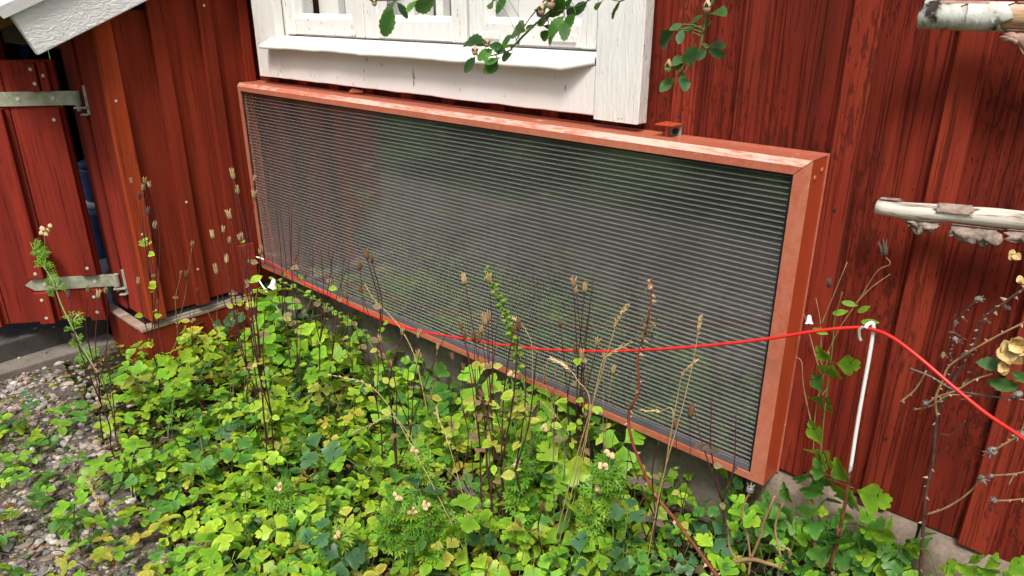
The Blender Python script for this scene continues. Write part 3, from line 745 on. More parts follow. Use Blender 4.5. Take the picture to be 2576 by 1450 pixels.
# angles: 0 = +y (wall), pi/2 = up, pi = towards the viewer, 3pi/2 = down
pole('thin pale birch pole with hanging bark flakes on the wall', at((2207, 520), -.055), at((2207, 520), -.055) + (at((2576, 556), -.055) - at((2207, 520), -.055)) * 2.6, .0142, .0165, 'birch_wood',
     [(.055, .10, 4.3, 5.2, .030, 'bark_inner', 2.), (.095, .145, 1.7, 2.9, 0, 'bark_inner', 4.), (.118, .19, 4.2, 5.2, .055, 'bark_inner', 11.), (.197, .26, 4.0, 5.0, .034, 'bark_inner', 21.), (.30, .34, 4.0, 5.0, .02, 'bark_inner', 33.), (.005, .035, 1.2, 2.0, 0, 'bark_inner', 41.)])
pole('thick birch pole with curling white bark at the top right', at((2328, 37), -.065), at((2328, 37), -.065) + (at((2576, 44), -.065) - at((2328, 37), -.065)) * 3.2, .0185, .0185, 'birch_wood_tan',
     [(-.004, .058, 1.1, 5.6, 0, 'birch_bark', 1.), (.060, .112, .9, 5.4, 0, 'birch_bark', 8.), (.02, .085, .9, 2.2, 0, 'bark_pink', 15.), (.115, .18, 4.1, 5.2, .040, 'bark_pink', 19.), (.15, .21, 4.2, 5.0, .046, 'birch_bark', 27.), (.12, .17, .8, 1.9, 0, 'bark_pink', 35.), (.24, .33, 1.0, 5.0, 0, 'birch_bark', 44.)])

#PLANTS
# ================================================================== PLANTS
GREENS = {
    'bright': (.23, .50, .036), 'mid': (.105, .29, .045), 'blue': (.08, .20, .08), 'lime': (.40, .62, .045),
    'yellow': (.50, .53, .08), 'gold': (.56, .48, .07), 'tan': (.32, .23, .12), 'purple': (.15, .11, .09), 'dark': (.03, .10, .025), 'red': (.45, .05, .02), 'rose': (.06, .175, .036)}
def tint(k, j=.16):
    c = GREENS[k]; f = U(1 - j, 1 + j); return (c[0] * f * U(.92, 1.08), c[1] * f, c[2] * f)

HALF = [(0, 0), (.14, .12), (.28, .31), (.40, .475), (.52, .545), (.625, .515), (.65, .45), (.71, .42), (.72, .34), (.585, .19), (.77, .285), (.88, .285), (.91, .21), (.985, .175), (1.0, .075), (.93, 0)]
OUTL = HALF + [(u, -v) for u, v in HALF[-2:0:-1]]
OVAL = [(0, 0), (.1, .15), (.25, .27), (.42, .33), (.58, .31), (.75, .23), (.9, .11), (1, 0)]
OVAL = OVAL + [(u, -v) for u, v in OVAL[-2:0:-1]]
SERR = [(0, 0), (.14, .13), (.18, .22), (.32, .27), (.36, .35), (.50, .34), (.55, .39), (.68, .32), (.74, .34), (.84, .22), (.92, .2), (1, 0)]
SERR = SERR + [(u, -v) for u, v in SERR[-2:0:-1]]
LANCE = [(0, 0), (.15, .10), (.4, .17), (.65, .15), (.85, .08), (1, 0)]
LANCE = LANCE + [(u, -v) for u, v in LANCE[-2:0:-1]]
ROUND = [(0, 0), (.03, .22), (.16, .42), (.36, .52), (.60, .47), (.78, .33), (.92, .15), (1, 0)]
ROUND = ROUND + [(u, -v) for u, v in ROUND[-2:0:-1]]
def blade(mb, base, d, nrm, L_, outline, cup=.15, droop=.2, wide=1.0, m=0, wob=.09):
    base = Vector(base); d = Vector(d).normalized(); nrm = Vector(nrm); side = d.cross(nrm).normalized(); nrm = side.cross(d)
    sd = U(0, 50)
    def pt(u, v):
        w_ = v * wide
        z = cup * abs(w_) - droop * u * u + wob * noise.noise(Vector((u * 2.5, w_ * 3, sd)))
        return base + (d * u + side * w_ + nrm * z) * L_
    k = []
    for i_, (u, v) in enumerate(outline):
        if mb.edge: mb.col = (1, float(i_ % 2), 0)
        k.append(mb.vert(pt(u, v)))
    if mb.edge: mb.col = (0, .5, 0); mb.c[k[0]] = (0, .5, 0)
    c1 = mb.vert(pt(.33, 0)); c2 = mb.vert(pt(.62, 0))
    n = len(k)
    for i in range(n):
        a, c = k[i], k[(i+1) % n]; um = (outline[i][0] + outline[(i+1) % n][0]) / 2
        mb.face((a, c, c1 if um < .48 else c2), m)
    # close the wedge between the two hubs
    top = max(i for i in range(n // 2 + 1) if (outline[i][0] + outline[(i+1) % n][0]) / 2 < .48) + 1
    bot = n - top
    mb.face((c1, k[top], c2), m); mb.face((c1, c2, k[bot % n]), m)

def columbine_leaf(pet_h, pet_out, L_, tilt):
    """stalk from the origin, three lobed leaflets at its end"""
    mb = MB(); mb.edge = True; e = Vector((pet_out, 0, pet_h))
    if pet_h > .0: mb.tube(crv([(0, 0, 0), (pet_out * .35, 0, pet_h * .62), e], 3), taper(7, .0011, .0007), 4, 1)
    nrm = Vector((math.sin(tilt), U(-.25, .25), math.cos(tilt))).normalized(); f0 = Vector((math.cos(tilt), 0, -math.sin(tilt)))
    s0 = nrm.cross(f0)
    for a in (0, U(1.75, 2.15), -U(1.75, 2.15)):
        d = f0 * math.cos(a) + s0 * math.sin(a); n2 = (nrm + Vector((U(-.45, .45), U(-.45, .45), U(-.2, .2))) + d * U(-.4, .2)).normalized()
        st = e + d * L_ * .10
        if pet_h > 0: mb.tube([e, st], .0006, 3, 1)
        blade(mb, st, d, n2, L_ * U(.88, 1.08), OUTL, U(.0, .5), U(-.05, .5), U(.85, 1.12))
    return mb.mesh('leaf', ['leaf', 'stem_green'], True, True)
CLEAF = [columbine_leaf(.018 + .115 * R() ** 1.5, U(.02, .085), U(.024, .035), U(-.35, .95)) for _ in range(34)]
SLEAF = [columbine_leaf(0, 0, U(.034, .046), U(-.1, .6)) for _ in range(8)]
def straw_leaf():
    mb = MB(); mb.edge = True; h = U(.02, .065); e = Vector((U(.015, .05), 0, h)); L_ = U(.018, .03)
    mb.tube(crv([(0, 0, 0), (e.x * .3, 0, h * .7), e], 3), .0007, 3, 1); tilt = U(-.1, .6)
    nrm = Vector((math.sin(tilt), U(-.2, .2), math.cos(tilt))); f0 = Vector((math.cos(tilt), 0, -math.sin(tilt))); s0 = nrm.cross(f0)
    for a in (0, 1.6, -1.6):
        d = f0 * math.cos(a) + s0 * math.sin(a); blade(mb, e, d, nrm + d * U(-.3, 0), L_, SERR, .3, U(0, .2), .95)
    return mb.mesh('leaf', ['leaf', 'cane_red'], True, True)
STRAW = [straw_leaf() for _ in range(10)]
def mallow_leaf(L_):
    mb = MB()
    for a in (-1.5, -.75, 0, .75, 1.5):
        d = Vector((math.cos(a), math.sin(a), U(.0, .25))).normalized(); ll = L_ * (1 - .12 * abs(a)) * U(.85, 1.1); s = Vector((-d.y, d.x, 0))
        def strip(p, dd, l, w_):
            dd = dd.normalized(); ss = dd.cross(Vector((0, 0, 1))).normalized() * w_
            q = [mb.vert(v) for v in (p - ss * .6, p + dd * l * .6 - ss + Vector((0, 0, .002)), p + dd * l - Vector((0, 0, l * .12)), p + dd * l * .6 + ss + Vector((0, 0, .002)), p + ss * .6)]
            mb.face((q[0], q[1], q[3], q[4])); mb.face((q[1], q[2], q[3]))
        strip(Vector((0, 0, 0)), d, ll, .0024)
        for u, sg in ((.38, 1), (.42, -1), (.62, 1), (.66, -1)): strip(d * ll * u, d * .75 + s * sg * .7, ll * U(.3, .46) , .0019)
    return mb.mesh('leaf', ['leaf'], False)
MLEAF = [mallow_leaf(U(.030, .044)) for _ in range(7)]
def single(outline, cup, droop, wide):
    mb = MB(); mb.edge = True; blade(mb, (0, 0, 0), (1, 0, 0), (0, 0, 1), 1.0, outline, cup, droop, wide); return mb.mesh('leaf', ['leaf'], True, True)
ROSEL = [single(SERR, .28, U(.05, .3), U(.70, .84)) for _ in range(6)]
OVALL = [single(OVAL, .2, U(.0, .3), U(.8, 1.1)) for _ in range(5)]
LANCL = [single(LANCE, .2, U(.0, .3), 1.2) for _ in range(4)]
ROUNDL = [single(ROUND, .2, U(.0, .3), 1.) for _ in range(4)]

def pod_mesh(mat, L_=.022, openn=.35):
    mb = MB()
    for k in range(5):
        a = k * 2 * pi / 5 + U(-.1, .1); d = Vector((math.cos(a), math.sin(a), 0))
        pts = [d * .0006, d * .0032 + Vector((0, 0, L_ * .25)), d * .0038 + Vector((0, 0, L_ * .55)), d * (.0036 + .002 * openn) + Vector((0, 0, L_ * .82)), d * (.004 + .009 * openn * U(.6, 1.3)) + Vector((0, 0, L_ * U(1.1, 1.3)))]
        mb.tube(pts, [.0012, .0026, .0028, .0018, .0003], 5)
    return mb.mesh('seed_pod', [mat], True)
PODS = {k: [pod_mesh(m, U(.021, .027), o_) for o_ in (.0, .15, .45)] for k, m in (('tan', 'pod_tan'), ('brown', 'pod_brown'), ('green', 'pod_green'), ('dark', 'pod_dark'))}

def qface(d, up=None, roll=0.):                             # quaternion: local x -> d, local z near up
    x = Vector(d).normalized(); up = Vector(up) if up is not None else Vector((0, 0, 1))
    y = up.cross(x); y = y.normalized() if y.length > 1e-5 else x.orthogonal().normalized(); z = x.cross(y)
    return Matrix((x, y, z)).transposed().to_quaternion() @ Quaternion((1, 0, 0), roll)
def leaf_obj(parent, meshes, p, d, size, kind, up=None, name='leaf', j=.16):
    return link(name, random.choice(meshes), parent, p, qface(d, up, U(-.4, .4)), size, tint(kind, j))
def toward(p): return (CAM - Vector(p)).normalized()

# ---- columbines that make the low green carpet
PAL = ['bright'] * 8 + ['mid'] * 5 + ['blue'] * 2 + ['lime'] * 8 + ['yellow']
LABC = {'bright': 'fresh green columbine', 'mid': 'mid green columbine', 'blue': 'blue-green columbine', 'lime': 'yellowish green columbine', 'yellow': 'yellowing columbine', 'gold': 'golden-leaved columbine', 'tan': 'withering tan columbine', 'purple': 'fading purplish columbine'}
def zone(x, y):
    a = 'by the shed base' if x < .42 else 'before the left third of the panel' if x < .9 else 'before the middle of the panel' if x < 1.45 else 'before the right third of the panel' if x < 2.0 else 'at the wall right of the panel'
    dpt = 'hard against the plinth' if y > -.17 else 'halfway out in the bed' if y > -.42 else 'in the front of the bed'
    return a, dpt
def columbine(p, key, n, sc, pal=None):
    za, zb = zone(p[0], p[1]); lb = LABC[key] + ' ' + zb + ' ' + za
    t = thing('columbine', lb, 'plant', p, 'columbines: ' + key + ', ' + zb + ', ' + za, U(0, 6.28))
    for i in range(n):
        kk = key if R() < .72 else random.choice(pal or PAL)
        link('leaf', random.choice(CLEAF), t, (U(-.012, .012), U(-.012, .012), 0), (U(-.15, .15), U(-.15, .15), i * 6.28 / n + U(-.5, .5)), sc * random.choice((.65, .85, 1., 1.2, 1.5)) * U(.9, 1.1), tint(kk, .2))
    return t
CLEAR = [(ground_at(p), r_) for p, r_ in (((1060, 1330), .10), ((1170, 1370), .10), ((1330, 1260), .08), ((1545, 1330), .075), ((1600, 1180), .06), ((860, 1420), .06), ((1120, 1130), .05), ((700, 1060), .05), ((640, 1080), .04))]
spots = []
tries = 0
while len(spots) < 195 and tries < 6000:
    tries += 1
    x = U(.03, 2.62); y = U(-1.0, -.045)
    if y < bed_edge(x) + .10 - .1 * (R() < .25): continue
    if y < -.62 and x > 1.45: continue
    if any((x - a) ** 2 + (y - c) ** 2 < .053 ** 2 for a, c in spots): continue
    d_ = Vector((x, y, 0)) - CAM; zc = d_.dot(FWD)
    if zc < .5 or abs(d_.dot(_r) / zc * FPX) > 1420 or -d_.dot(UPV) / zc * FPX > 980: continue
    if .5 < x < .7 and y > -.12: continue
    if any((x - q.x) ** 2 + (y - q.y) ** 2 < r_ * r_ for q, r_ in CLEAR): continue
    if x > 2.0 and R() < .35: continue
    spots.append((x, y))
for x, y in spots:
    pal = PAL + (['lime'] * 6 + ['yellow'] * 3 + ['gold'] if x < 1.2 else ['bright'] * 5 + ['mid'] * 3 if x > 1.7 else [])
    near = (Vector((x, y, 0)) - CAM).length
    columbine((x, y, gz(x, y) - .004), random.choice(('mid', 'bright', 'mid', 'blue') if x > 1.95 else pal if near > 1.6 else ('bright', 'mid', 'bright', 'lime')), random.choice((4, 5, 6)), U(.85, 1.15) * ((1.35 if y > -.2 and x < 1.85 else 1.0 if x < 1.9 else .85) if near > 1.6 else .75), None if near > 1.6 else ['bright', 'mid', 'lime', 'bright', 'blue'])
for x, y, sc in ((.30, -.14, 1.5), (.36, -.17, 1.5), (.42, -.15, 1.5), (.30, -.24, 1.3), (.50, -.18, 1.4), (1.02, -.12, 1.25), (1.16, -.13, 1.3), (.10, -.40, 1.2), (.08, -.30, 1.2)): columbine((x, y, gz(x, y)), random.choice(('bright', 'mid', 'bright')), 5, sc)
# ---- a few out on the gravel
for p, key, n, sc in ((b1(400, 1200), 'mid', 4, 1.3), (b1(520, 1330), 'mid', 4, 1.3), (b1(240, 700), 'mid', 3, 1.1), (b1(180, 530), 'blue', 3, 1.1), (b1(860, 880), 'bright', 4, 1.35), (b1(950, 420), 'bright', 4, 1.3)):
    q = ground_at(p); t = columbine(q, key, n, sc); t['label'] = 'dark green columbine plant growing alone out on the gravel' if key != 'lime' and key != 'bright' else 'bright columbine plant at the gravel edge of the bed'
    t['group'] = 'columbines on the gravel' if key not in ('lime', 'bright') else 'columbines at the gravel edge'

# ---- wild strawberries between them
sp2 = []; tries = 0
while len(sp2) < 170 and tries < 6000:
    tries += 1
    x = U(.0, 2.0); y = U(-1.35, -.12); e = bed_edge(x)
    if y < e - .42 or (y < e - .02 and R() < .5): continue
    d_ = Vector((x, y, 0)) - CAM; zc = d_.dot(FWD)
    if zc < .5 or abs(d_.dot(_r) / zc * FPX) > 1380 or -d_.dot(UPV) / zc * FPX > 860: continue
    if any((x - a) ** 2 + (y - c) ** 2 < .05 ** 2 for a, c in sp2): continue
    sp2.append((x, y))
for x, y in sp2:
    za, zb = zone(x, y); zb = 'on the gravel' if y < bed_edge(x) else zb
    t = thing('strawberry_plant', 'small strawberry plant ' + zb + ' ' + za, 'plant', (x, y, gz(x, y)), 'strawberries, ' + zb + ', ' + za, U(0, 6.28))
    n = random.choice((3, 4, 5, 6)); pal = ['bright', 'mid', 'mid', 'lime', 'bright', 'lime', 'yellow' if R() < .5 else 'mid', 'gold' if R() < .15 else 'mid', 'bright']
    for i in range(n):
        link('leaf', random.choice(STRAW), t, (0, 0, 0), (U(-.2, .2), U(-.2, .2), i * 6.28 / n + U(-.5, .5)), U(.9, 1.5), tint(random.choice(pal)))

# ---- undergrowth and litter nobody could count
mb = MB(); n_ = 0
UC = [(.16, .34, .03), (.10, .25, .035), (.27, .42, .04), (.36, .42, .05), (.06, .15, .03), (.36, .26, .08)]
while n_ < 4600:
    x = U(-.32, 2.62); y = U(-1.3, -.03); e = bed_edge(x)
    if y < e - .48 or (y < e and R() < .3 + 1.35 * (e - y)): continue
    if y < -.72 and x > 1.5: continue
    c = random.choice(UC); f = U(.6, 1.15); mb.col = tuple(q * f for q in c); a = U(0, 6.28); h = U(.006, .05) if y > e else U(.004, .02)
    p = Vector((x, y, gz(x, y) + h)); L_ = U(.008, .022); d = Vector((math.cos(a), math.sin(a), U(-.3, .3)))
    blade(mb, p, d, Vector((U(-.5, .5), U(-.5, .5), 1)), L_, random.choice((OVAL, ROUND)), .25, .1, 1., 0); n_ += 1
g = build('undergrowth', mb, 'leaf_attr', smooth=True, attr=True); g['kind'] = 'stuff'; tag(g, 'tiny mixed green leaves covering the soil between the plants', 'ground cover')
mb = MB(); LC = [(.30, .20, .11), (.20, .12, .07), (.40, .30, .18), (.12, .075, .05), (.26, .23, .2)]
for _ in range(3600):
    x = U(-.3, 2.6); y = U(-1.4, -.02); e = bed_edge(x)
    if y < e - .45 and R() < .5: continue
    c = random.choice(LC); mb.col = tuple(q * U(.7, 1.1) for q in c); a = U(0, 6.28); p = Vector((x, y, gz(x, y) + U(.004, .02))); d = Vector((math.cos(a), math.sin(a), U(-.1, .2)))
    if R() < .45:
        l = U(.03, .12); mb.tube([p, p + d * l * .5 + Vector((0, 0, U(0, .012))), p + d * l], U(.0005, .0014), 3)
    else: blade(mb, p, d, Vector((U(-.4, .4), U(-.4, .4), 1)), U(.012, .03), random.choice((OVAL, LANCE)), U(-.3, .6), U(-.3, .4), 1., 0, .15)
for _ in range(150):
    x = U(-.3, 1.1); y = bed_edge(x) - U(-.05, .5); f = U(.6, 1.2); p0 = Vector((x, y, gz(x, y) + .002)); cc = random.choice(((.20, .25, .04), (.30, .30, .06), (.14, .20, .03), (.34, .28, .10)))
    for _k in range(22):
        mb.col = tuple(q * f * U(.7, 1.2) for q in cc); a = U(0, 6.28); rr = U(0, .022); p = p0 + Vector((math.cos(a) * rr, math.sin(a) * rr, 0)); d = Vector((U(-.6, .6), U(-.6, .6), 1)).normalized() * U(.006, .026); sd_ = Vector((d.y, -d.x, 0)).normalized() * .0009
        mb.face([mb.vert(q) for q in (p - sd_, p + sd_, p + d)])
g = build('leaf_litter', mb, 'leaf_attr', attr=True); g['kind'] = 'stuff'; tag(g, 'dead leaves and broken stalks lying on the soil', 'litter')

# ---- tall dry columbine stalks with seed pods
STN = [0]
def stalk(label, base, tips, Y0, lean=0., mat='stem_purple', r=.0016, pods='tan', leaves=6, lk=('yellow', 'tan', 'lime'), knot=.45, grp='dry columbine stalks with seed pods', zbase=None):
    """base pixel on the bed plane Y0; every tip pixel is the end of a branch on a plane near Y0"""
    B_ = ground_at(base); Y0 = min(B_.y, -.13); B_ = at(base, Y0); zg = gz(B_.x, Y0); r *= 1.45
    t = thing('columbine_stalk', label, 'plant', (B_.x, B_.y, min(B_.z, zg + .0)), grp)
    o0 = Vector(t.location); mb = MB()
    T = [at(p, Y0 + lean + U(-.03, .03)) - o0 for p in tips]
    mean = Vector((0, 0, 0))
    for q in T: mean += q / len(T)
    jn = mean * knot + Vector((U(-.006, .006), U(-.006, .006), 0)); start = Vector((0, 0, 0))
    main = crv([start, jn * .33 + Vector((U(-.014, .014), U(-.014, .014), 0)), jn * .66 + Vector((U(-.012, .012), U(-.012, .012), 0)), jn], 4); mb.tube(main, taper(len(main), r, r * .8), 5)
    nodes = [(jn, mean.normalized())]
    for i, q in enumerate(T):
        k = U(.0, .5) if len(T) > 1 else 0.2
        j0 = jn.lerp(mean * (knot + .18), k * (i > 0)) if len(T) > 1 else jn
        md_ = j0.lerp(q, U(.35, .6)) + Vector((U(-.017, .017), U(-.017, .017), U(-.008, .012)))
        P = crv([jn, md_, q], 5); mb.tube(P, taper(len(P), r * .75, r * .42), 4)
        nodes.append((md_, (q - md_).normalized()))
        if pods:
            pk = random.choice(pods) if isinstance(pods, (list, tuple)) else pods
            link('seed_pod', random.choice(PODS[pk]), t, q - (q - md_).normalized() * .002, aim((q - md_) + Vector((U(-.02, .02), U(-.02, .02), .02)), U(0, 6)), U(.62, 1.1))
    build('stem', mb, mat, t, True)
    for i in range(leaves):
        nd, dr = random.choice(nodes); nd = nd * U(.75, 1.0) if R() < .3 else nd
        a = U(0, 6.28); d = Vector((math.cos(a), math.sin(a), U(-.3, .5)))
        leaf_obj(t, OVALL, nd, d, U(.013, .032), random.choice(lk), toward(o0 + nd) + Vector((0, 0, .6)))
    return t
# left, before the shed
stalk('thin dry stalk with open pods before the bright shed corner', (418, 960), [(365, 462), (360, 480), (378, 472)], -.45, .03, pods='tan', leaves=5)
stalk('forked purple stalk leaning left before the shed side', (412, 985), [(332, 462), (352, 500), (373, 540)], -.47, .02, pods=('tan', 'dark'), leaves=6)
stalk('dry stalk with pale oval leaf beside the shed corner board', (395, 1010), [(348, 715), (390, 575)], -.52, 0, 'stem_dark', pods='tan', leaves=7, lk=('lime', 'yellow'))
stalk('single podded stalk in front of the shed base', (432, 930), [(483, 620), (455, 690)], -.36, .02, 'twig_tan', pods='tan', leaves=3)
stalk('short podded stalk standing before the shed door bottom', (262, 1120), [(223, 735), (268, 738), (247, 750)], -.62, .03, 'stem_purple', pods='tan', leaves=4)
stalk('dark bare stalk with red tip before the shed door', (300, 1180), [(175, 750), (192, 860)], -.66, .0, 'stem_dark', pods='dark', leaves=4, lk=('tan', 'yellow'))
stalk('dark branching stalk rising through the left of the bed', (335, 1260), [(242, 905), (212, 890), (262, 880)], -.62, .03, 'stem_dark', pods=None, leaves=6, lk=('lime', 'yellow'))
# the tall cluster left of the panel
stalk('tallest of the dry stalks left of the panel edge', (655, 1090), [(588, 452), (598, 488), (640, 455)], -.33, .03, pods=('green', 'tan'), leaves=8)
stalk('stalk with fat green pods in front of the shed wall', (640, 1060), [(536, 600), (562, 585), (578, 612)], -.36, .0, pods=('tan', 'green'), leaves=6)
stalk('stalk with striped pods lower before the shed wall', (652, 1120), [(545, 690), (570, 662), (608, 605)], -.38, .0, pods=('green', 'tan'), leaves=6)
stalk('purple stalk crossing the lower left panel corner', (690, 1250), [(580, 552), (604, 606), (640, 500)], -.37, .03, pods=('tan', 'dark'), leaves=6)
stalk('dense reddish stalk in the middle of the left cluster', (672, 1180), [(625, 720), (655, 640)], -.40, .0, 'stem_purple', .002, pods='tan', leaves=9, lk=('lime', 'yellow', 'tan'))
stalk('upright dark stalk right of the left cluster', (700, 1240), [(630, 805), (668, 770)], -.42, .0, 'stem_dark', .002, pods=None, leaves=8, lk=('lime', 'yellow'))
stalk('thin purple stalk over the dark left panel corner', (735, 1010), [(660, 500), (692, 512), (703, 520)], -.22, .02, pods=None, leaves=9, lk=('lime', 'tan', 'yellow'))
stalk('three-pronged purple stalk before the left of the panel', (745, 1020), [(726, 508), (733, 508), (755, 550)], -.20, .02, pods=None, leaves=9, lk=('tan', 'lime'))
stalk('slender stalk with bare prongs before the panel', (800, 1030), [(787, 622), (806, 628), (824, 620), (840, 622)], -.19, .01, pods=None, leaves=5, lk=('tan', 'lime'))
stalk('slender bare stalk right of the pronged one', (830, 1060), [(778, 650), (866, 645), (872, 672)], -.2, .01, pods=None, leaves=5, lk=('tan', 'yellow'))
# centre left
stalk('stalk with one large brown pod before the panel', (1010, 1290), [(924, 652), (936, 658)], -.30, .04, 'stem_dark', .0018, pods='brown', leaves=6, lk=('tan', 'tan', 'lime'), knot=.7)
stalk('dark stalk with a small bent pod beside the brown pod', (985, 1240), [(906, 678), (910, 735), (873, 750)], -.30, .03, 'stem_dark', pods='brown', leaves=4)
stalk('low podded stalk before the grey plinth', (1000, 1270), [(958, 862), (1012, 842)], -.33, .0, 'stem_purple', .002, pods='tan', leaves=6, lk=('tan', 'yellow'))
stalk('stalk with a tan pod before the stone plinth', (1040, 1200), [(985, 925), (1052, 850)], -.28, .0, 'stem_dark', pods='tan', leaves=4)
stalk('bare dark stalk slanting before the plinth', (1010, 1210), [(1125, 830), (1060, 870)], -.26, .0, 'stem_dark', pods=None, leaves=4, lk=('tan',))
# centre clump
stalk('red-purple stalk with drooping tan pod left of the green spike', (1245, 1350), [(1170, 715), (1232, 712)], -.30, .03, 'stem_purple', .002, pods='tan', leaves=7, lk=('yellow', 'tan'))
stalk('stalk with a bundle of long tan pods before the panel centre', (1262, 1360), [(1222, 818), (1228, 808), (1212, 838)], -.32, .02, 'stem_purple', .002, pods='tan', leaves=7, lk=('yellow', 'lime'))
stalk('stalk with small dark pods left in the centre clump', (1240, 1340), [(1170, 852), (1160, 830), (1192, 858)], -.33, .0, 'stem_purple', .0018, pods='brown', leaves=8, lk=('yellow', 'tan'))
stalk('thick purple stalk in the centre clump with yellow leaves', (1258, 1372), [(1215, 1000), (1290, 838), (1304, 830)], -.35, .0, 'stem_purple', .0024, pods='brown', leaves=12, lk=('yellow', 'yellow', 'lime', 'tan'))
stalk('dark bare stalk at the back of the centre clump', (1252, 1330), [(1305, 800), (1252, 790)], -.30, .02, 'stem_dark', pods=None, leaves=6, lk=('yellow', 'tan'))
stalk('dark stalk with yellow paired leaves right of the clump', (1275, 1380), [(1322, 905), (1350, 890)], -.36, .0, 'stem_dark', .002, pods=None, leaves=10, lk=('yellow', 'lime', 'yellow'))
stalk('leaning thin stalk with tan leaves left of the clump', (1180, 1330), [(1163, 1030), (1140, 1010)], -.36, .0, 'stem_purple', pods=None, leaves=7, lk=('tan', 'yellow'))
# centre right
stalk('tall dark stalk with purple pods before the panel', (1443, 1300), [(1443, 722), (1450, 738), (1470, 735)], -.24, .03, 'stem_dark', .0018, pods=('dark', 'tan'), leaves=6, lk=('tan', 'lime'))
stalk('thin dark needle-like stalk before the panel', (1450, 1290), [(1494, 702), (1488, 736)], -.24, .03, 'stem_dark', pods=None, leaves=4, lk=('tan', 'lime'))
stalk('stalk with a round brown pod before the panel', (1438, 1310), [(1410, 822), (1446, 888)], -.27, .02, 'stem_dark', .0018, pods='brown', leaves=6, lk=('lime', 'yellow'))
stalk('stalk with upright tan pod just above the cable', (1462, 1310), [(1502, 870), (1464, 905)], -.25, .02, 'stem_purple', pods='tan', leaves=5, lk=('tan', 'lime'))
stalk('low dark stalk with one heavy dry pod at the bottom', (1362, 1470), [(1362, 1285)], -.42, .0, 'stem_dark', .0022, pods='brown', leaves=0)
stalk('low stalk with open tan pod at the bottom edge', (1350, 1480), [(1310, 1335), (1298, 1395)], -.44, .0, 'stem_dark', .0018, pods='brown', leaves=1)
# right
stalk('dark forked stalk before the lower right of the panel', (1830, 1450), [(1742, 1010), (1791, 1000), (1852, 1035)], -.16, .02, 'stem_purple', .0018, pods=None, leaves=9, lk=('purple', 'tan'))
stalk('dark stalk with purple leaves between the thorny cane and panel', (1668, 1460), [(1577, 1125), (1658, 1110), (1680, 1120)], -.24, .02, 'stem_dark', .002, pods=None, leaves=9, lk=('purple', 'purple', 'tan'))
stalk('dark stalk curving low under the panel corner', (1660, 1450), [(1570, 1232), (1604, 1225)], -.26, .0, 'stem_dark', pods=None, leaves=3, lk=('purple',))
stalk('thin stalk with a small pod at the plinth beside the white stake', (2090, 1480), [(2108, 1350), (2050, 1375)], -.16, .0, 'stem_dark', pods='brown', leaves=2, lk=('tan',))

for i_, (bx, by, tips) in enumerate(((905, 1120, [(850, 700), (880, 640), (862, 735)]), (1090, 1200, [(1060, 905), (1100, 880)]), (1190, 1280, [(1140, 905), (1165, 930), (1205, 860)]), (1310, 1330, [(1352, 940), (1378, 905)]), (1400, 1330, [(1388, 1000), (1420, 930), (1372, 965)]), (1500, 1370, [(1540, 940), (1520, 905)]), (1480, 1350, [(1478, 905), (1500, 960)]), (1720, 1440, [(1700, 1080), (1735, 1050)]), (1560, 1400, [(1545, 1080), (1588, 1075)]), (760, 1090, [(712, 690), (742, 655), (768, 700)]), (590, 1020, [(520, 780), (548, 745)]), (480, 1000, [(470, 700), (495, 735)]))):
    stalk('thin dry branching stalk, %s of the fine ones from the shed' % ('first second third fourth fifth sixth seventh eighth ninth tenth eleventh twelfth'.split()[sorted(range(12), key=lambda k: (905, 1090, 1190, 1310, 1400, 1500, 1480, 1720, 1560, 760, 590, 480)[k]).index(i_)]), (bx, by), tips, 0, .02, random.choice(('stem_dark', 'stem_purple', 'twig_tan')), .001, random.choice((None, 'tan', 'brown')), 5, ('tan', 'lime', 'yellow'))
# ---- grasses gone to seed
def grass(label, pts, Y0, head, lean=.0, w_=.0011):
    Y0 = min(ground_at(pts[0]).y, -.13); w_ *= 1.25; B_ = at(pts[0], Y0); t = thing('grass_stalk', label, 'grass', (B_.x, Y0, min(B_.z, gz(B_.x, Y0))), 'dry grass stalks'); o0 = Vector(t.location)
    P = [Vector((0, 0, 0))] + [at(p, Y0 + lean * i / len(pts)) - o0 for i, p in enumerate(pts) if i > 0]
    C_ = crv(P, 6); mb = MB(); mb.tube(C_, taper(len(C_), w_, w_ * .5), 4); build('stem', mb, 'stem_straw', t, True)
    mb = MB(); n = int(len(C_) * head); sel = C_[-n:]
    for i, p in enumerate(sel):
        d = (sel[min(i+1, n-1)] - sel[max(i-1, 0)]).normalized()
        for _ in range(3):
            q = p + d * U(-.004, .004); dd = (d + Vector((U(-.45, .45), U(-.45, .45), U(-.35, .35)))).normalized(); L_ = U(.009, .015)
            mb.tube([q, q + dd * L_ * .45, q + dd * L_], [.0006, .0016, .0002], 4)
    build('seed_head', mb, 'grass_head', t); return t
grass('straw grass bending its head at the far left of the panel centre', [b2(1530, 1450), b2(1280, 930), b2(1100, 590), b2(940, 320), b2(800, 200), b2(590, 150)], -.42, .32)
grass('small side head of dry grass low at the left', [b2(1400, 1300), b2(1180, 700), b2(1000, 425), b2(870, 460), b2(740, 520)], -.42, .4)
grass('upright straw grass left of the grey twigs', [b2(1540, 1300), b2(1420, 850), b2(1350, 600), b2(1275, 400)], -.40, .38)
grass('grass with flat side head low at the centre', [b2(1450, 1200), b2(1290, 900), b2(1180, 810), b2(1015, 795)], -.42, .5)
grass('straight pale grass whose head nods left before the green spike', [b3(490, 780), b3(505, 400), (1339, 886), (1325, 835), (1300, 805), (1268, 798)], -.30, .28)
grass('long straw grass with tall feathery head before the panel', [b3(600, 1440), b3(790, 700), b3(930, 230), (1535, 865), (1553, 810), (1574, 775)], -.33, .30)
grass('straw grass with a short fanned head over the cable', [b3(640, 1400), b3(850, 560), (1510, 930), (1530, 895), (1580, 865)], -.34, .3)
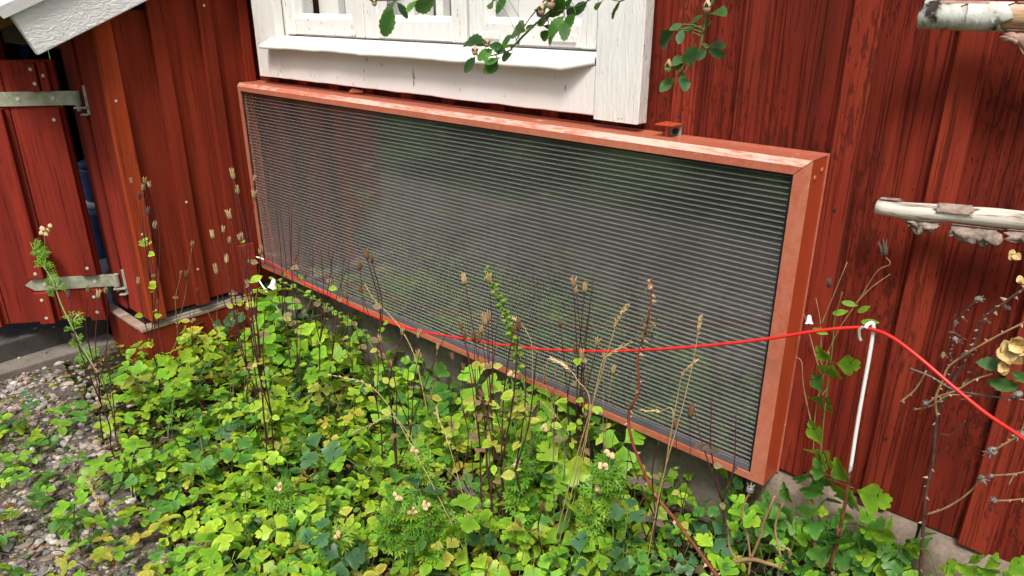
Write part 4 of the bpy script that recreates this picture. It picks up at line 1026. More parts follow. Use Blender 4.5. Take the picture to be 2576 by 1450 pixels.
grass('tall thin straw grass at the right of the panel', [b3(1240, 1420), b3(1350, 830), b3(1480, 360), (1748, 886), (1755, 840), (1762, 800)], -.25, .28)
grass('straw grass with paired heads just left of the tall right one', [b3(1260, 1250), b3(1380, 650), b3(1450, 280), b3(1480, 150), b3(1550, 75)], -.25, .34)
grass('arching straw grass across the panel bottom', [b3(980, 1100), b3(760, 560), b3(600, 350), b3(520, 295), b3(405, 255)], -.34, .35)
grass('arching straw grass with head above the panel rail', [b3(700, 1300), b3(880, 420), b3(800, 180), b3(720, 90), b3(645, 50)], -.32, .38)
grass('thin side grass with head before the panel ribs', [b3(1300, 1000), b3(1420, 430), b3(1330, 385), b3(1240, 380)], -.25, .4)
grass('yellow bent grass blade lying over the gravel edge', [b1(690, 1130), b1(610, 930), b1(575, 830), b1(570, 815)], -.78, .01)

# ---- musk mallow with finely cut leaves
def mallow(label, pts, Y0, tops=(), lean=0., n=9, mat='stem_pale_green', r=.0022, big=1.0):
    Y0 = min(ground_at(pts[0]).y, -.13); n = int(n * 1.9); B_ = at(pts[0], Y0); t = thing('mallow', label, 'plant', (B_.x, Y0, min(B_.z, gz(B_.x, Y0))), 'mallow plants'); o0 = Vector(t.location)
    P = [at(p, Y0 + lean * i / len(pts)) - o0 for i, p in enumerate(pts)]
    if P[0].length > .02: P = [Vector((0, 0, 0))] + P
    C_ = crv(P, 6); mb = MB(); mb.tube(C_, taper(len(C_), r, r * .5), 6)
    ends = [C_[-1]]
    for tp in tops:
        q = at(tp, Y0 + lean) - o0; s = C_[int(len(C_) * .62)]; br = crv([s, s.lerp(q, .5) + Vector((0, 0, .01)), q], 4); mb.tube(br, taper(len(br), r * .6, r * .4), 5); ends.append(q)
    build('stem', mb, mat, t, True)
    for i in range(n):
        p = C_[int(len(C_) * U(.15, .97))]; a = U(0, 6.28); d = Vector((math.cos(a), math.sin(a), U(-.2, .6)))
        leaf_obj(t, MLEAF, p + d * U(.0, .012), d, U(.75, 1.25) * (1.0 if big > 1 else 1), random.choice(('bright', 'bright', 'lime')), toward(o0 + p) + Vector((0, 0, 1)))
    for e in ends:
        mb = MB()
        for _ in range(int((5 if len(tops) or n > 6 else 3) * big)):
            a = U(0, 6.28); k = big ** .7; c = e + Vector((math.cos(a) * U(.002, .011), math.sin(a) * U(.002, .011), U(-.006, .009))) * big
            mb.tube([c - Vector((0, 0, .005)) * k, c - Vector((0, 0, .002)) * k, c + Vector((0, 0, .002)) * k, c + Vector((U(-.002, .002), 0, .006)) * k], [.002 * k, .0055 * k, .0048 * k, .0006], 5)
        build('seed_capsules', mb, 'mallow_capsule', t)
    return t
mallow('tall mallow with dried flower heads before the shed door', [(300, 1060), (255, 960), c5(640, 1440), c5(480, 1130), c5(390, 900), c5(280, 730), c5(215, 580), c5(165, 425)], -.70, [c5(340, 540)], .02, 13, r=.0032, big=1.8)
mallow('feathery mallow below the panel centre', [b3(470, 1150), b3(440, 800), b3(400, 500), b3(380, 330), b3(365, 280)], -.36, [b3(375, 150)], .02, 12)
mallow('mallow with tan capsules right of the panel centre', [b3(1030, 1440), b3(1030, 1050), b3(1000, 820), b3(970, 730)], -.28, [b3(1010, 655)], .0, 12)
mallow('low feathery mallow at the bottom centre', [b2(1150, 1440), b2(1140, 1300), b2(1130, 1130), b2(1120, 1040)], -.48, (), 0, 14)
mallow('feathery mallow beside the grey twigs', [b2(1480, 1400), b2(1350, 1150), b2(1230, 950), b2(1130, 640)], -.42, (), 0, 16)
mallow('bushy low mallow under the grey twigs', [b2(1300, 1460), b2(1260, 1300), b2(1240, 1200), b2(1230, 1100)], -.46, (), 0, 14)
mallow('low mallow with narrow leaves right of the bottom centre', [b3(1040, 1440), b3(1060, 1380), b3(1090, 1330), b3(1100, 1290)], -.33, (), 0, 9)
mallow('feathery mallow left of the bottom centre', [b2(560, 1440), b2(575, 1350), b2(600, 1250), b2(640, 1200)], -.56, (), 0, 9)
mallow('yellowing mallow stalk lying over the gravel', [b1(620, 420), b1(480, 620), b1(380, 760), b1(250, 1000), b1(150, 1310)], -.90, (), -.05, 9, 'stem_pale_green', .0022)
mallow('mallow seedling with cut leaves before the shed base', [c5(640, 1440), c5(600, 1400), c5(560, 1300), c5(540, 1180)], -.62, (), 0, 7)
for nm, px0, px1 in (('left of the grey twigs', (985, 1440), (1000, 1255)), ('right of the grey twigs', (1330, 1400), (1300, 1170)), ('below the thorny shoot', (1480, 1445), (1500, 1230)), ('under the panel middle', (1400, 1300), (1365, 1080)), ('at the very bottom centre', (1090, 1470), (1075, 1270))):
    mallow('bright feathery mallow ' + nm, [px0, ((px0[0] * 2 + px1[0]) / 3 + 8, (px0[1] * 2 + px1[1]) / 3), ((px0[0] + px1[0] * 2) / 3 - 8, (px0[1] + px1[1] * 2) / 3), px1], 0, (), .02, 13)
mallow('thin mallow in the leafy carpet left of the clump', [b2(480, 1320), b2(400, 1130), b2(280, 960), b2(250, 870)], -.55, (), 0, 9)

# ---- foxgloves: a standing green seed spike and a leaning stem with one white bell
B_ = at((1345, 1230), -.22); t = thing('foxglove_spike', 'green seed spike of a foxglove before the panel centre', 'plant', (B_.x, -.22, gz(B_.x, 0))); o0 = Vector(t.location)
C_ = crv([Vector((0, 0, 0))] + [at(p, -.20) - o0 for p in ((1340, 1130), (1325, 1000), (1303, 910), (1290, 850), (1270, 790), (1245, 730), (1220, 676))], 6)
mb = MB(); mb.tube(C_, taper(len(C_), .0026, .0009), 6); build('stem', mb, 'stem_green', t, True)
cap = MB(); cap.tube([(0, 0, 0), (0, 0, .002), (0, 0, .005), (0, 0, .008), (0, 0, .013)], [.0012, .0042, .0044, .0028, .0003], 6); capm = cap.mesh('capsule', ['leaf'], True)
for i in range(46):
    u = .42 + .58 * i / 45; p = C_[min(int(u * (len(C_) - 1)), len(C_) - 1)]; a = i * 2.4
    d = Vector((math.cos(a), math.sin(a), .35)); link('capsule', capm, t, p + d * .003, aim(d), U(1.1, 1.6) * (1.15 - .35 * u), tint('lime' if R() < .6 else 'bright'))
for i in range(6): 
    p = C_[int(len(C_) * U(.2, .45))]; a = U(0, 6.28); leaf_obj(t, LANCL, p, (math.cos(a), math.sin(a), .2), U(.02, .04), 'bright', toward(o0 + p))
B_ = at((985, 965), -.14); t = thing('foxglove', 'leaning foxglove stem with a single white bell at its tip', 'plant', (B_.x, -.14, gz(B_.x, 0))); o0 = Vector(t.location)
C_ = crv([Vector((0, 0, 0))] + [at(p, -.17) - o0 for p in ((940, 880), (900, 828), (850, 790), (800, 757), (750, 728), (690, 702))], 6)
mb = MB(); mb.tube(C_, taper(len(C_), .0026, .001), 6); build('stem', mb, 'stem_green', t, True)
for i in range(34):
    u = .25 + .75 * i / 33; p = C_[min(int(u * (len(C_) - 1)), len(C_) - 1)]; a = i * 2.4; d = Vector((math.cos(a), math.sin(a), .3))
    leaf_obj(t, LANCL if i % 2 else OVALL, p, d, U(.012, .024), random.choice(('bright', 'lime', 'mid')), toward(o0 + p) + Vector((0, 0, .5)))
def bell(parent, p, d, L_, mat, name='flower'):
    mb = MB(); n = 15; rings = []
    prof = [(0, .10), (.08, .2), (.3, .27), (.65, .31), (.85, .38), (1, .50)]
    for u, r_ in prof:
        rings.append([mb.vert((math.cos(k * 2 * pi / n) * r_ * L_, math.sin(k * 2 * pi / n) * r_ * L_, u * L_ + (.07 * L_ * math.cos(5 * k * 2 * pi / n) if u == 1 else 0))) for k in range(n)])
    for a, c in zip(rings, rings[1:]):
        for k in range(n): mb.face([a[k], a[(k+1) % n], c[(k+1) % n], c[k]])
    mb.face(rings[0][::-1]); return link(name, mb.mesh(name, [mat], True), parent, p, aim(d))
bell(t, C_[-1], Vector((-.15, -.25, -1)), .034, 'petal_white')
# broad leaves at its foot
for i, p in enumerate((c6(450, 860), c6(700, 1180), c6(910, 1070), c6(880, 1320), c6(1060, 1390), c6(330, 980), c6(480, 900))):
    q = at(p, -.16) - o0; leaf_obj(t, ROUNDL if i % 2 else LANCL, q, Vector((U(-.5, .5), U(-1, -.2), U(-.5, .3))), U(.05, .07), random.choice(('lime', 'bright', 'lime')), toward(o0 + q) + Vector((0, 0, .7)))

# ---- leafy columbine climbing beside the stake, and the bellflower by the panel edge
B_ = at((2062, 1330), -.075); t = thing('columbine', 'tall leafy columbine against the wall right of the panel', 'plant', (B_.x, -.075, gz(B_.x, 0))); o0 = Vector(t.location)
C_ = crv([Vector((0, 0, 0))] + [at(p, -.07) - o0 for p in (b4(640, 1050), b4(640, 800), b4(670, 400), b4(720, 0), (2100, 800), (2120, 735))], 5)
mb = MB(); mb.tube(C_, taper(len(C_), .0018, .0007), 5); build('stem', mb, 'stem_green', t, True)
for p, s, k in ((b4(730, 70), 1.0, 'bright'), (b4(655, 280), 1.1, 'mid'), (b4(650, 620), 1.35, 'bright'), (b4(600, 800), 1.25, 'mid'), (b4(690, 930), 1.3, 'mid'), (b4(690, 800), 1., 'mid'), (b4(860, 880), 1.5, 'bright'), (b4(610, 1010), .7, 'lime')):
    q = at(p, -.085) - o0; f = toward(o0 + q); side = f.cross(Vector((0, 0, 1))); a = U(-1, 1)
    link('leaf', random.choice(SLEAF), t, q, qface(Vector((0, 0, -1)) + side * a, f + Vector((0, 0, .5)), 0), s * .9, tint(k))
    mbp = MB(); near_ = min(C_, key=lambda v: (v - q).length); mbp.tube([near_, q], .0008, 4); build('leaf_stalk', mbp, 'stem_green', t)
for p in (c8(910, 870), c8(840, 960), c8(1030, 950), c8(1055, 1020), c8(690, 1070)):
    q = at(p, -.06) - o0; leaf_obj(t, LANCL, q, Vector((U(-.4, 1), 0, U(-.2, .7))), U(.026, .04), 'bright', toward(o0 + q))
for i, (p, s, k) in enumerate(((b4(690, 1140), 1.25, 'mid'), (b4(740, 1290), 1.3, 'mid'), (b4(890, 1220), 1.5, 'mid'), (b4(1160, 1230), 1.15, 'bright'), (b4(1040, 1170), .95, 'bright'), (b4(470, 1000), 1.25, 'mid'), (b4(430, 1180), 1.15, 'bright'), (b4(1570, 1380), .95, 'bright'), (b4(1030, 1330), 1.1, 'lime'), (b4(880, 1090), .8, 'bright'), (b4(200, 1170), .8, 'bright'), (b4(1690, 1420), .9, 'bright'), (b4(1830, 1430), .9, 'bright'), (b4(330, 1060), 1.0, 'mid'), (b4(80, 900), 1.0, 'dark'), (b4(980, 1380), 1., 'lime'), (b4(250, 1250), .9, 'bright'), (b4(620, 1400), 1.2, 'mid'))):
    q = at(p, -.10 - .03 * R()); zt = gz(q.x, 0) - .02
    wh = 'under the panel corner' if q.x < 2.06 else 'between panel and white stake' if q.x < 2.19 else 'just right of the white stake' if q.x < 2.33 else 'below the bare rose at the right edge'; kd = {'mid': 'dark green', 'bright': 'fresh green', 'lime': 'yellowish', 'dark': 'deep green'}[k]; sz = 'large' if s > 1.2 else 'medium' if s > .95 else 'small'
    c = thing('columbine', '%s %s broad-leaved columbine %s' % (sz, kd, wh), 'plant', (q.x, q.y, zt), 'columbines at the right wall foot')
    o1 = Vector(c.location); f = toward(q); side = f.cross(Vector((0, 0, 1))); a = U(-1.2, 1.2)
    link('leaf', random.choice(SLEAF), c, q - o1, qface(Vector((0, 0, -1)) + side * a, f + Vector((0, 0, .9)), 0), s, tint(k))
    mbp = MB(); e_ = q - o1; P = crv([(0, 0, 0), e_ * .6 + Vector((.01, .012, .01)), e_], 4); mbp.tube(P, .0009, 4); build('leaf_stalk', mbp, 'stem_green', c)
    for _ in range(2):
        q2 = e_ * U(.5, .9) + Vector((U(-.05, .05), U(.0, .04), U(-.03, .02))); link('leaf', random.choice(SLEAF), c, q2, qface(Vector((U(-1, 1), U(-1, 0), -.4)), f + Vector((0, 0, 1.2)), 0), s * .75, tint(random.choice(('mid', 'bright', 'mid'))))
B_ = at((2046, 1330), -.05); t = thing('bellflower', 'straw-stemmed bellflower with one pale bell beside the panel edge', 'plant', (B_.x, -.05, gz(B_.x, 0))); o0 = Vector(t.location)
mb = MB()
for pts in ([b4(590, 1130), b4(600, 600), b4(620, 350), b4(700, 0), c8(770, 1340), c8(890, 1080), c8(1040, 860), c8(1180, 640), c8(1280, 585), c8(1235, 520)], [b4(595, 500), b4(535, 220), b4(525, 70), b4(485, 30)], [b4(660, 90), c8(755, 1300), c8(755, 1050), c8(718, 840)], [c8(755, 1050), c8(830, 870), c8(955, 570)], [c8(1000, 900), c8(1140, 760), c8(1280, 660)], [c8(760, 1440), c8(680, 1150), c8(630, 960)]):
    P = crv([at(p, -.055) - o0 for p in pts], 4); mb.tube(P, taper(len(P), .0016, .0007), 5)
P = crv([Vector((0, 0, 0)), at(b4(590, 1130), -.055) - o0], 4); mb.tube(P, .0016, 5)
build('stem', mb, 'twig_tan', t, True)
bell(t, at(c8(668, 968), -.06) - o0, Vector((.25, -.3, -1)), .017, 'petal_lilac')
link('seed_pod', PODS['dark'][2], t, at(c8(1240, 530), -.055) - o0, aim((-.3, -.2, 1)), 1.1)
link('seed_pod', PODS['dark'][1], t, at(c8(815, 760), -.055) - o0, aim((0, -.2, 1)), .7)

# ---- roses
def thorns(t, C_, step, size, mat='thorn'):
    mb = MB()
    for i in range(1, len(C_) - 1, step):
        d = (C_[i+1] - C_[i-1]).normalized(); a = U(0, 6.28); o_ = d.orthogonal().normalized(); o_.rotate(Quaternion(d, a)); s = size * U(.6, 1.15)
        p = C_[i]; v = [mb.vert(q) for q in (p + d * s * .45, p - d * s * .45, p + d.cross(o_) * s * .16, p - d.cross(o_) * s * .16, p + o_ * s - d * s * .15)]
        for f in ((0, 2, 4), (2, 1, 4), (1, 3, 4), (3, 0, 4)): mb.face([v[k] for k in f])
    if mb.f: build('thorns', mb, mat, t)['kind'] = 'stuff'
def hip(t, p, d, r, mat='hip_grey'):
    mb = MB(); d = Vector(d).normalized(); mb.tube([Vector(p) - d * r, Vector(p) - d * r * .4, Vector(p) + d * r * .6, Vector(p) + d * r], [r * .4, r, r * .95, r * .5], 8)
    for k in range(5):
        a = k * 1.257; o_ = d.orthogonal().normalized(); o_.rotate(Quaternion(d, a)); q = Vector(p) + d * r; mb.tube([q + o_ * r * .5, q + o_ * r * .9 + d * r * .5, q + o_ * r * 1.2 + d * r * U(.2, 1.2)], [r * .2, r * .17, r * .03], 3)
    build('rose_hip', mb, mat, t)
def cane_thing(label, base, group=None):
    return thing('rose_cane', label, 'rose', base, group)
# the thorny red-brown shoot before the panel
px_ = [(1810, 1460), (1790, 1430), (1700, 1310), (1640, 1230), (1590, 1110), (1582, 1040), (1606, 985), (1605, 900), (1622, 840), (1637, 765), (1641, 722), (1628, 707)]
P = [at(p, -.27) for p in px_]; b0 = Vector((P[0].x + .02, -.27, gz(P[0].x, 0))); t = cane_thing('thorny red-brown rose shoot with withered tip before the panel', b0)
C_ = crv([p - b0 for p in [b0] + P], 7); mb = MB(); mb.tube(C_, taper(len(C_), .0044, .0017), 7); build('cane', mb, 'cane_red', t, True); thorns(t, C_, 2, .012)
for p, n_ in (((1622, 840), 7), ((1640, 800), 5), ((1592, 1030), 3), ((1605, 945), 3), ((1625, 707), 4)):
    for _ in range(n_): leaf_obj(t, LANCL, at(p, -.27) - b0 + Vector((U(-.01, .01), U(-.01, .01), U(-.012, .012))), (U(-1, 1), U(-1, 1), U(-1, .3)), U(.012, .024), 'tan' if R() < .4 else 'purple', None, 'withered_leaf')
# stump with short canes in the lower right
t = cane_thing('pruned rose stump with short thorny canes at the bottom right', at((1885, 1445), -.22)); b0 = Vector(t.location)
for pts, r in (([b4(180, 1440), b4(190, 1340), b4(175, 1200), b4(140, 1080), b4(150, 990), b4(185, 910)], .0022), ([b4(195, 1340), b4(260, 1180), b4(275, 1110), b4(350, 930)], .0026), ([b4(395, 1350), b4(355, 1180), b4(362, 1080), b4(402, 978)], .0022), ([b4(120, 1345), b4(60, 1270), b4(45, 1090)], .002), ([b4(-60, 1420), b4(60, 1365), b4(190, 1340), b4(300, 1365), b4(395, 1395)], .0044), ([b4(395, 1395), b4(440, 1330), b4(445, 1280), b4(390, 1260)], .0026)):
    C_ = crv([at(p, -.22) - b0 for p in pts], 6); mb = MB(); mb.tube(C_, taper(len(C_), r * 1.1, r * .8), 7); build('cane', mb, 'twig_tan', t, True); thorns(t, C_, 4, .005)
hip(t, at(b4(190, 890), -.22) - b0, (.1, 0, 1), .0075)
# the tangle on the wall at the right edge
t = cane_thing('bare thorny rose with grey hips on the wall at the right edge', at((2315, 1470), -.10)); b0 = Vector(t.location)
def rc(pts, r, mat, Y=-.10, th=3, ts=.006):
    C_ = crv([at(p, Y) - b0 for p in pts], 6); mb = MB(); mb.tube(C_, taper(len(C_), r, r * .75), 6); build('cane', mb, mat, t, True)
    if th: thorns(t, C_, th, ts)
    return C_
rc([(2315, 1470), (2315, 1446), (2322, 1333), (2330, 1236), (2346, 1166), (2357, 1049), (2377, 1003), (2396, 964), (2435, 894), (2453, 860), (2473, 803), (2506, 777), (2560, 738), (2600, 715)], .0033, 'cane_brown', -.10, 2, .0095)
rc([b4(1400, 420), b4(1390, 300), b4(1430, 200), b4(1470, 100), b4(1560, 30), (2443, 883), (2510, 845), (2600, 800)], .0022, 'twig_tan', -.12)
rc([(2460, 753), (2423, 790), (2400, 823), (2393, 863), (2386, 887), (2400, 917), (2385, 960)], .002, 'cane_brown', -.11)
rc([b4(1160, 325), b4(1260, 240), b4(1330, 120)], .002, 'twig_tan', -.13)
rc([b4(1220, 105), b4(1360, 160), b4(1500, 240), b4(1700, 280), b4(1960, 310)], .002, 'stem_grey', -.12)
rc([b4(1340, 330), b4(1400, 290), b4(1520, 250), b4(1640, 180), b4(1760, 140)], .0019, 'twig_tan', -.14)
rc([b4(1245, 375), b4(1370, 345), b4(1470, 280), b4(1620, 285)], .0017, 'twig_tan', -.12)
rc([b4(1335, 1050), b4(1450, 1010), b4(1580, 930), b4(1690, 820)], .002, 'twig_tan', -.11, 3, .004)
rc([b4(1730, 960), b4(1850, 960), b4(2000, 945)], .0018, 'twig_tan', -.12)
rc([b4(1745, 800), b4(1890, 790), b4(2000, 765)], .0018, 'twig_tan', -.12)
rc([b4(1860, 860), b4(1900, 790)], .0014, 'twig_tan', -.12, 0)
rc([b4(1760, 640), b4(1860, 580), b4(1930, 530), b4(1980, 430)], .002, 'twig_tan', -.13)
rc([b4(1410, 530), b4(1500, 530), b4(1585, 445)], .0013, 'cane_brown', -.10, 0)
rc([b4(1390, 700), b4(1430, 650), b4(1470, 610)], .0012, 'cane_brown', -.10, 0)
for p, r in ((b4(1760, 640), .0085), (b4(1690, 820), .0075), (b4(1935, 530), .0075), (b4(1330, 335), .006), (b4(1925, 270), .007), (b4(1770, 960), .0055), (c8(1945, 850), .006), (b4(1750, 800), .004), (c8(1770, 1150), .005)):
    hip(t, at(p, -.125) - b0, (U(-1, 1), -.6, U(-.6, .6)), r * .85)
for p in (c8(1800, 990), c8(1770, 1150), c8(1700, 1250), c8(1740, 1100), c8(2000, 1000), c8(1890, 1240), b4(1610, 180), b4(1640, 130), b4(1580, 300), c8(2160, 890)):
    for _ in range(3): leaf_obj(t, LANCL, at(p, -.12) - b0 + Vector((U(-.006, .006), 0, U(-.006, .006))), (U(-1, 1), U(-1, 0), U(-1, .6)), U(.009, .016), random.choice(('tan', 'purple')), None, 'withered_leaf')
for p, s in ((b4(1720, 85), .040), (b4(1800, 205), .042), (b4(1915, 135), .018), (c8(2250, 1420), .03)):
    q = at(p, -.14) - b0; leaf_obj(t, ROSEL, q + Vector((-s * .4, 0, 0)), (1, 0, U(-.4, .4)), s, 'rose', toward(b0 + q))
for c_, s in ((c8(2190, 1250), .026), (c8(2260, 1200), .022), (c8(2130, 1350), .016), (c8(2285, 690), .014), (c8(2225, 510), .012)):       # withered yellow blooms
    q = at(c_, -.15) - b0; mb = MB()
    for k in range(8 if s > .02 else 5):
        a = U(0, 6.28); d = Vector((math.cos(a), U(-.9, .1), math.sin(a) - .3)); blade(mb, q, d, Vector((U(-.5, .5), -1, U(-.5, .5))), s * U(.6, .95), ROUND, U(-.5, .6), U(-.5, .6), 1.1, 0, .25)
    build('withered_bloom', mb, 'petal_yellow', t, True)

# two live rose sprays hanging into the top of the picture
def spray(label, stem, Y, leaves, buds, twigs=(), kinds=('rose', 'rose', 'dark', 'mid')):
    P = [at(p, Y) for p in stem]; t = thing('rose_spray', label, 'rose', P[0]); b0 = Vector(t.location); C_ = crv([p - b0 for p in P], 6)
    mb = MB(); mb.tube(C_, taper(len(C_), .0026, .0012), 6); build('stem', mb, 'stem_green', t, True); thorns(t, C_, 5, .0055, 'cane_red')
    for tw, m_ in twigs:
        D_ = crv([at(p, Y) - b0 for p in tw], 5); mb = MB(); mb.tube(D_, taper(len(D_), .0013, .0008), 5); build('twig', mb, m_, t, True)
    for a, c in leaves:
        p, q = at(a, Y + U(-.012, .012)) - b0, at(c, Y + U(-.04, .03)) - b0; L_ = (q - p).length
        near_ = min(C_, key=lambda v: (v - p).length)
        f = toward(b0 + p); n_ = f + Vector((U(-.7, .7), U(-.5, .5), U(.0, 1.0)))
        link('leaf', random.choice(ROSEL), t, p, qface(q - p, n_), (L_ * 1.0, L_ * U(.85, 1.02), L_), tint(random.choice(kinds), .12))
        if .003 < (near_ - p).length < .09:
            mb = MB(); mb.tube([near_, near_.lerp(p, .5) + Vector((0, 0, .003)), p], .0007, 4); build('leaf_stalk', mb, 'stem_green', t)
    for c_, s, m_ in buds:
        q = at(c_, Y - .01) - b0; mb = MB(); mb.tube([q + Vector((0, 0, -s)), q + Vector((0, 0, -s * .5)), q + Vector((0, 0, s * .2)), q + Vector((0, 0, s * 1.0))], [s * .3, s * .62, s * .55, s * .12], 8); build('bud', mb, m_, t, True)
        mb = MB()
        for k in range(5):
            a = k * 1.257; d = Vector((math.cos(a), math.sin(a), .9)); blade(mb, q + Vector((0, 0, -s * .8)), d, Vector((-math.cos(a), -math.sin(a), .6)), s * 1.6, LANCE, .2, -.2, 1.3)
        link('sepals', mb.mesh('sepals', ['leaf'], True), t, (0, 0, 0), None, None, tint('mid'))
    return t
l3 = [((240, 312), (30, 305)), ((240, 355), (170, 320)), ((300, 372), (185, 442)), ((165, 428), (80, 545)), ((372, 345), (284, 350)), ((335, 462), (248, 540)), ((330, 440), (260, 482)), ((442, 405), (350, 452)), ((402, 392), (305, 372)), ((452, 262), (360, 342)), ((545, 242), (440, 228)), ((495, 338), (398, 352)), ((612, 186), (550, 205)), ((752, 92), (672, 180)), ((742, 62), (598, 35)), ((835, 120), (722, 252)), ((922, 100), (835, 220)), ((1012, 10), (888, 115)), ((842, 160), (835, 277)), ((722, 180), (668, 235)), ((724, 228), (645, 312)), ((782, 232), (700, 328)), ((892, 8), (828, 66)), ((838, 0), (755, 85)), ((405, -20), (305, 95)), ((1275, -5), (1188, 127)), ((1130, 0), (1065, 45)), ((330, -10), (250, 20))]
l2 = [((1155, 65), (1068, 280)), ((1180, 18), (1268, 142)), ((1172, 12), (1112, 75)), ((1335, 5), (1255, 82)), ((1475, -10), (1318, 82))]
spray('leafy rose spray with pink buds hanging before the window', [(1500, -40), c3(880, 0), c3(740, 80), c3(600, 200), c3(460, 340), c3(405, 390), c3(200, 440)], -.42,
      [(c3(*a), c3(*c)) for a, c in l3] + [(c2(*a), c2(*c)) for a, c in l2],
      [(c3(160, 380), .009, 'petal_pink'), (c3(252, 322), .008, 'petal_pink'), (c3(665, 68), .010, 'petal_pink'), (c3(735, 5), .013, 'petal_pink'), (c2(1012, 12), .009, 'petal_pink')],
      (([c3(690, 0), c3(560, 160), c3(470, 310)], 'cane_red'), ([c3(1040, -10), c3(950, 40), c3(760, 90)], 'stem_green'), ([c2(980, 5), c2(1190, 0), c2(1340, -20), c2(1600, -60)], 'cane_red'), ([c3(190, 430), c3(175, 400)], 'stem_green'), ([c3(1330, -40), c3(1260, 10), c3(1130, -20)], 'stem_green')))
l3b = [((1665, 228), (1528, 362)), ((1725, 222), (1700, 332)), ((1845, 205), (1728, 225)), ((1940, 100), (2030, 65)), ((1892, 120), (1788, 172)), ((1952, 168), (1872, 262)), ((1732, 185), (1628, 218)), ((1925, 350), (2062, 330)), ((1918, 368), (2050, 432)), ((1862, 370), (1738, 455)), ((1745, 428), (1658, 470)), ((1742, 478), (1668, 532)), ((1662, 588), (1558, 684)), ((1728, 568), (1745, 685)), ((1745, 545), (1685, 592)), ((1905, 370), (1835, 450)), ((1800, 190), (1730, 240))]
spray('scorched rose spray hanging before the red wall', [(1800, -40), c3(1960, 0), c3(1920, 90), c3(1885, 250), c3(1850, 390), c3(1750, 540), c3(1690, 575)], -.33,
      [(c3(*a), c3(*c)) for a, c in l3b], [(c3(1622, 500), .011, 'pod_tan'), (c3(1915, 45), .010, 'petal_pink')],
      (([c3(1880, 200), c3(1740, 215), c3(1660, 230)], 'stem_green'), ([c3(1870, 320), c3(1900, 360), c3(1930, 355)], 'stem_green')), ('rose', 'blue', 'rose', 'dark'))

# ---- grey dead twigs in the lower middle
B_ = at(b3(420, 1460), -.44); t = thing('dead_twigs', 'bundle of grey dead twigs leaning at the bottom centre', 'twigs', (B_.x, B_.y, gz(B_.x, 0))); o0 = Vector(t.location)
for pts, r in (([b3(420, 1460), b3(250, 1180), b3(130, 960), b3(30, 830), b3(-60, 740)], .003), ([b3(330, 1440), b3(230, 1180), b3(150, 980), b3(110, 860), b3(75, 745)], .0028), ([b3(300, 1440), b3(220, 1150), b3(90, 860)], .0022), ([b3(130, 940), b3(210, 795)], .0012), ([b3(200, 1120), b3(190, 1000), b3(120, 900)], .0016), ([b3(330, 1380), b3(260, 1200), b3(180, 1050), b3(60, 880)], .002)):
    C_ = crv([at(p, -.44) - o0 for p in pts], 5); mb = MB(); mb.tube(C_, taper(len(C_), r, r * .6), 6); build('twig', mb, 'stem_grey', t, True)
B_ = at(b3(660, 1440), -.36); t = thing('dead_stalk', 'long bent grey dead stalk before the panel centre', 'stalk', (B_.x, B_.y, gz(B_.x, 0))); o0 = Vector(t.location)
for pts in ([b3(650, 1440), b3(650, 1000), b3(645, 700), b3(660, 80)], [b3(665, 970), b3(715, 800), b3(715, 600), b3(690, 500), b3(655, 490)]):
    C_ = crv([at(p, -.36) - o0 for p in pts], 5); mb = MB(); mb.tube(C_, taper(len(C_), .0016, .001), 5); build('stem', mb, 'stem_grey', t, True)
B_ = at((1085, 980), -.2); t = thing('dead_stalk', 'pale grey dead stalk bent over before the left panel rail', 'stalk', (B_.x, B_.y, gz(B_.x, 0))); o0 = Vector(t.location)
C_ = crv([Vector((0, 0, 0))] + [at(p, -.2) - o0 for p in (c6(1340, 1360), c6(1230, 1100), c6(1110, 950), c6(1010, 850), c6(940, 735))], 5); mb = MB(); mb.tube(C_, taper(len(C_), .0018, .001), 5); build('stem', mb, 'stem_straw', t, True)
B_ = at((440, 930), -.40); t = thing('dead_stalk', 'pale bundle of bare dead stalks leaning on the shed side', 'stalk', (B_.x, B_.y, gz(B_.x, 0))); o0 = Vector(t.location)
for pts in ([c5(1290, 1300), c5(1240, 960), c5(1180, 800), c5(1060, 600)], [c5(1320, 1280), c5(1290, 1000), c5(1250, 740)], [c5(1300, 1300), c5(1230, 900), c5(1150, 560)], [c5(1260, 1250), c5(1210, 850), c5(1215, 660), c5(1255, 655)], [c5(1280, 1290), c5(1200, 1000), c5(1110, 720)]):
    C_ = crv([at(p, -.38) - o0 for p in pts], 4); mb = MB(); mb.tube(C_, taper(len(C_), .0015, .0008), 4); build('stem', mb, 'stem_straw' if R() < .5 else 'stem_grey', t, True)

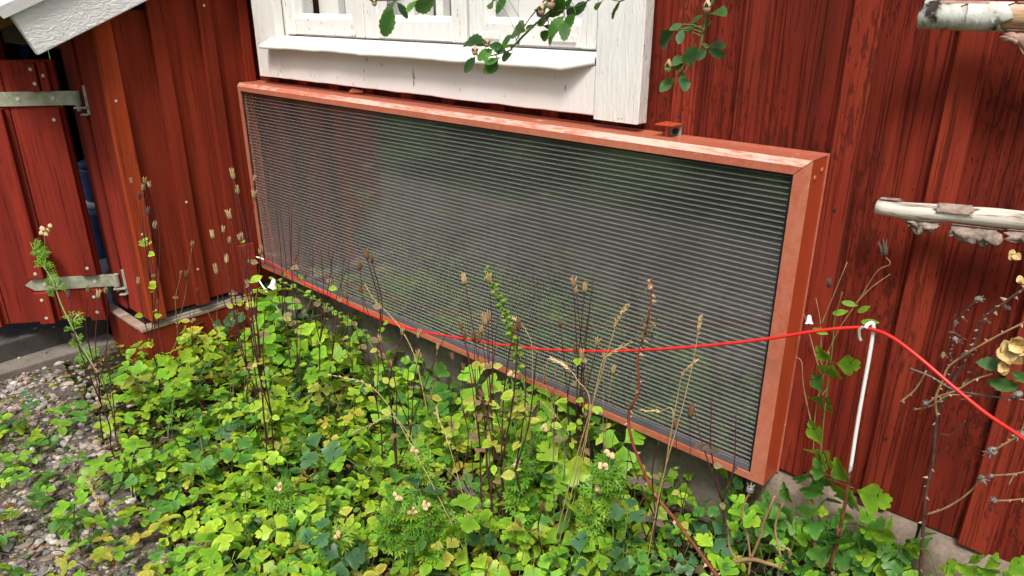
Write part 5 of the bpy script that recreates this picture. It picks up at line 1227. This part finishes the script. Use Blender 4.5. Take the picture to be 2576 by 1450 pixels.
# ================================================================== garden trees behind the viewer (mirrored in the glazing)
def tree(label, x, y, h, r, seed, dens=2600):
    random.seed(seed); t = thing('garden_tree', label, 'tree', (x, y, 0), 'garden trees mirrored in the panel')
    mb = MB(); C_ = crv([(0, 0, -.2), (U(-.1, .1), U(-.1, .1), h * .25), (U(-.2, .2), U(-.2, .2), h * .55), (0, 0, h * .85)], 4); mb.tube(C_, taper(len(C_), .13, .03), 8)
    cl = []
    for k in range(9):
        a = k * 2.4; z = h * U(.28, .75); e = Vector((math.cos(a) * r * U(.5, .85), math.sin(a) * r * U(.5, .85), z + h * .14)); s = Vector((0, 0, z))
        mb.tube([s, s.lerp(e, .5) + Vector((0, 0, .1)), e], [.05, .03, .012], 5); cl.append((e, r * U(.32, .5)))
    cl += [(Vector((0, 0, h * .9)), r * .5), (Vector((U(-.3, .3), U(-.3, .3), h * .65)), r * .6)]
    build('trunk', mb, 'tree_bark', t, True); mb = MB()
    for i in range(dens):
        c, rr = random.choice(cl); d = Vector((random.gauss(0, 1), random.gauss(0, 1), random.gauss(0, 1))).normalized() * rr * (R() ** .45); p = c + d
        f = U(.6, 1.2); mb.col = (.06 * f, .115 * f, .025 * f); u = Vector((random.gauss(0, 1), random.gauss(0, 1), random.gauss(0, .6))).normalized(); v = u.orthogonal().normalized(); s = U(.07, .15)
        k = [mb.vert(q) for q in (p, p + u * s * .5 + v * s * .35, p + u * s, p + u * s * .5 - v * s * .35)]; mb.face(k)
    build('crown', mb, 'leaf_attr', t, attr=True)
tree('round leafy garden tree mirrored in the middle of the panel', 2.2, -7.5, 4.6, 1.9, 3)
tree('tall garden tree mirrored at the right of the panel', 5.6, -8.5, 6.2, 2.3, 5)
tree('broad garden tree mirrored left of the panel middle', -1.6, -8.2, 5.2, 2.0, 9)
tree('tall garden tree farther off mirrored in the panel', 9.0, -9.5, 6.5, 2.6, 15)
def shrub(x, y, h, r, seed):
    random.seed(seed); t = thing('garden_shrub', 'dark low garden shrub %s mirrored in the upper panel' % ('left of the path' if x < -1.5 else 'across the path' if x < 0 else 'facing the panel'), 'shrub', (x, y, 0), 'garden shrubs mirrored in the panel')
    mb = MB()
    for k in range(7): a = k * 2.4; mb.tube([(0, 0, 0), (math.cos(a) * r * .3, math.sin(a) * r * .3, h * .5), (math.cos(a) * r * .7, math.sin(a) * r * .7, h * .85)], [.012, .009, .004], 4)
    build('stems', mb, 'tree_bark', t); mb = MB()
    for i in range(1500):
        d = Vector((random.gauss(0, 1), random.gauss(0, 1), random.gauss(0, 1))).normalized() * (R() ** .4); p = Vector((d.x * r, d.y * r, h * .52 + d.z * h * .5))
        f = U(.5, 1.1); mb.col = (.045 * f, .095 * f, .022 * f); u = Vector((random.gauss(0, 1), random.gauss(0, 1), random.gauss(0, .6))).normalized(); v = u.orthogonal().normalized(); q = U(.04, .09)
        mb.face([mb.vert(c) for c in (p, p + u * q * .5 + v * q * .35, p + u * q, p + u * q * .5 - v * q * .35)])
    build('crown', mb, 'leaf_attr', t, attr=True)
for i, (x, y, h, r) in enumerate(((-4.6, -2.6, .9, .6), (-3.4, -3.3, .8, .55), (-1.7, -3.0, .75, .5), (-.95, -3.25, .85, .45), (.35, -3.4, .8, .45), (1.1, -3.3, .7, .4), (-2.4, -1.75, .5, .35))): shrub(x, y, h, r, 40 + i)
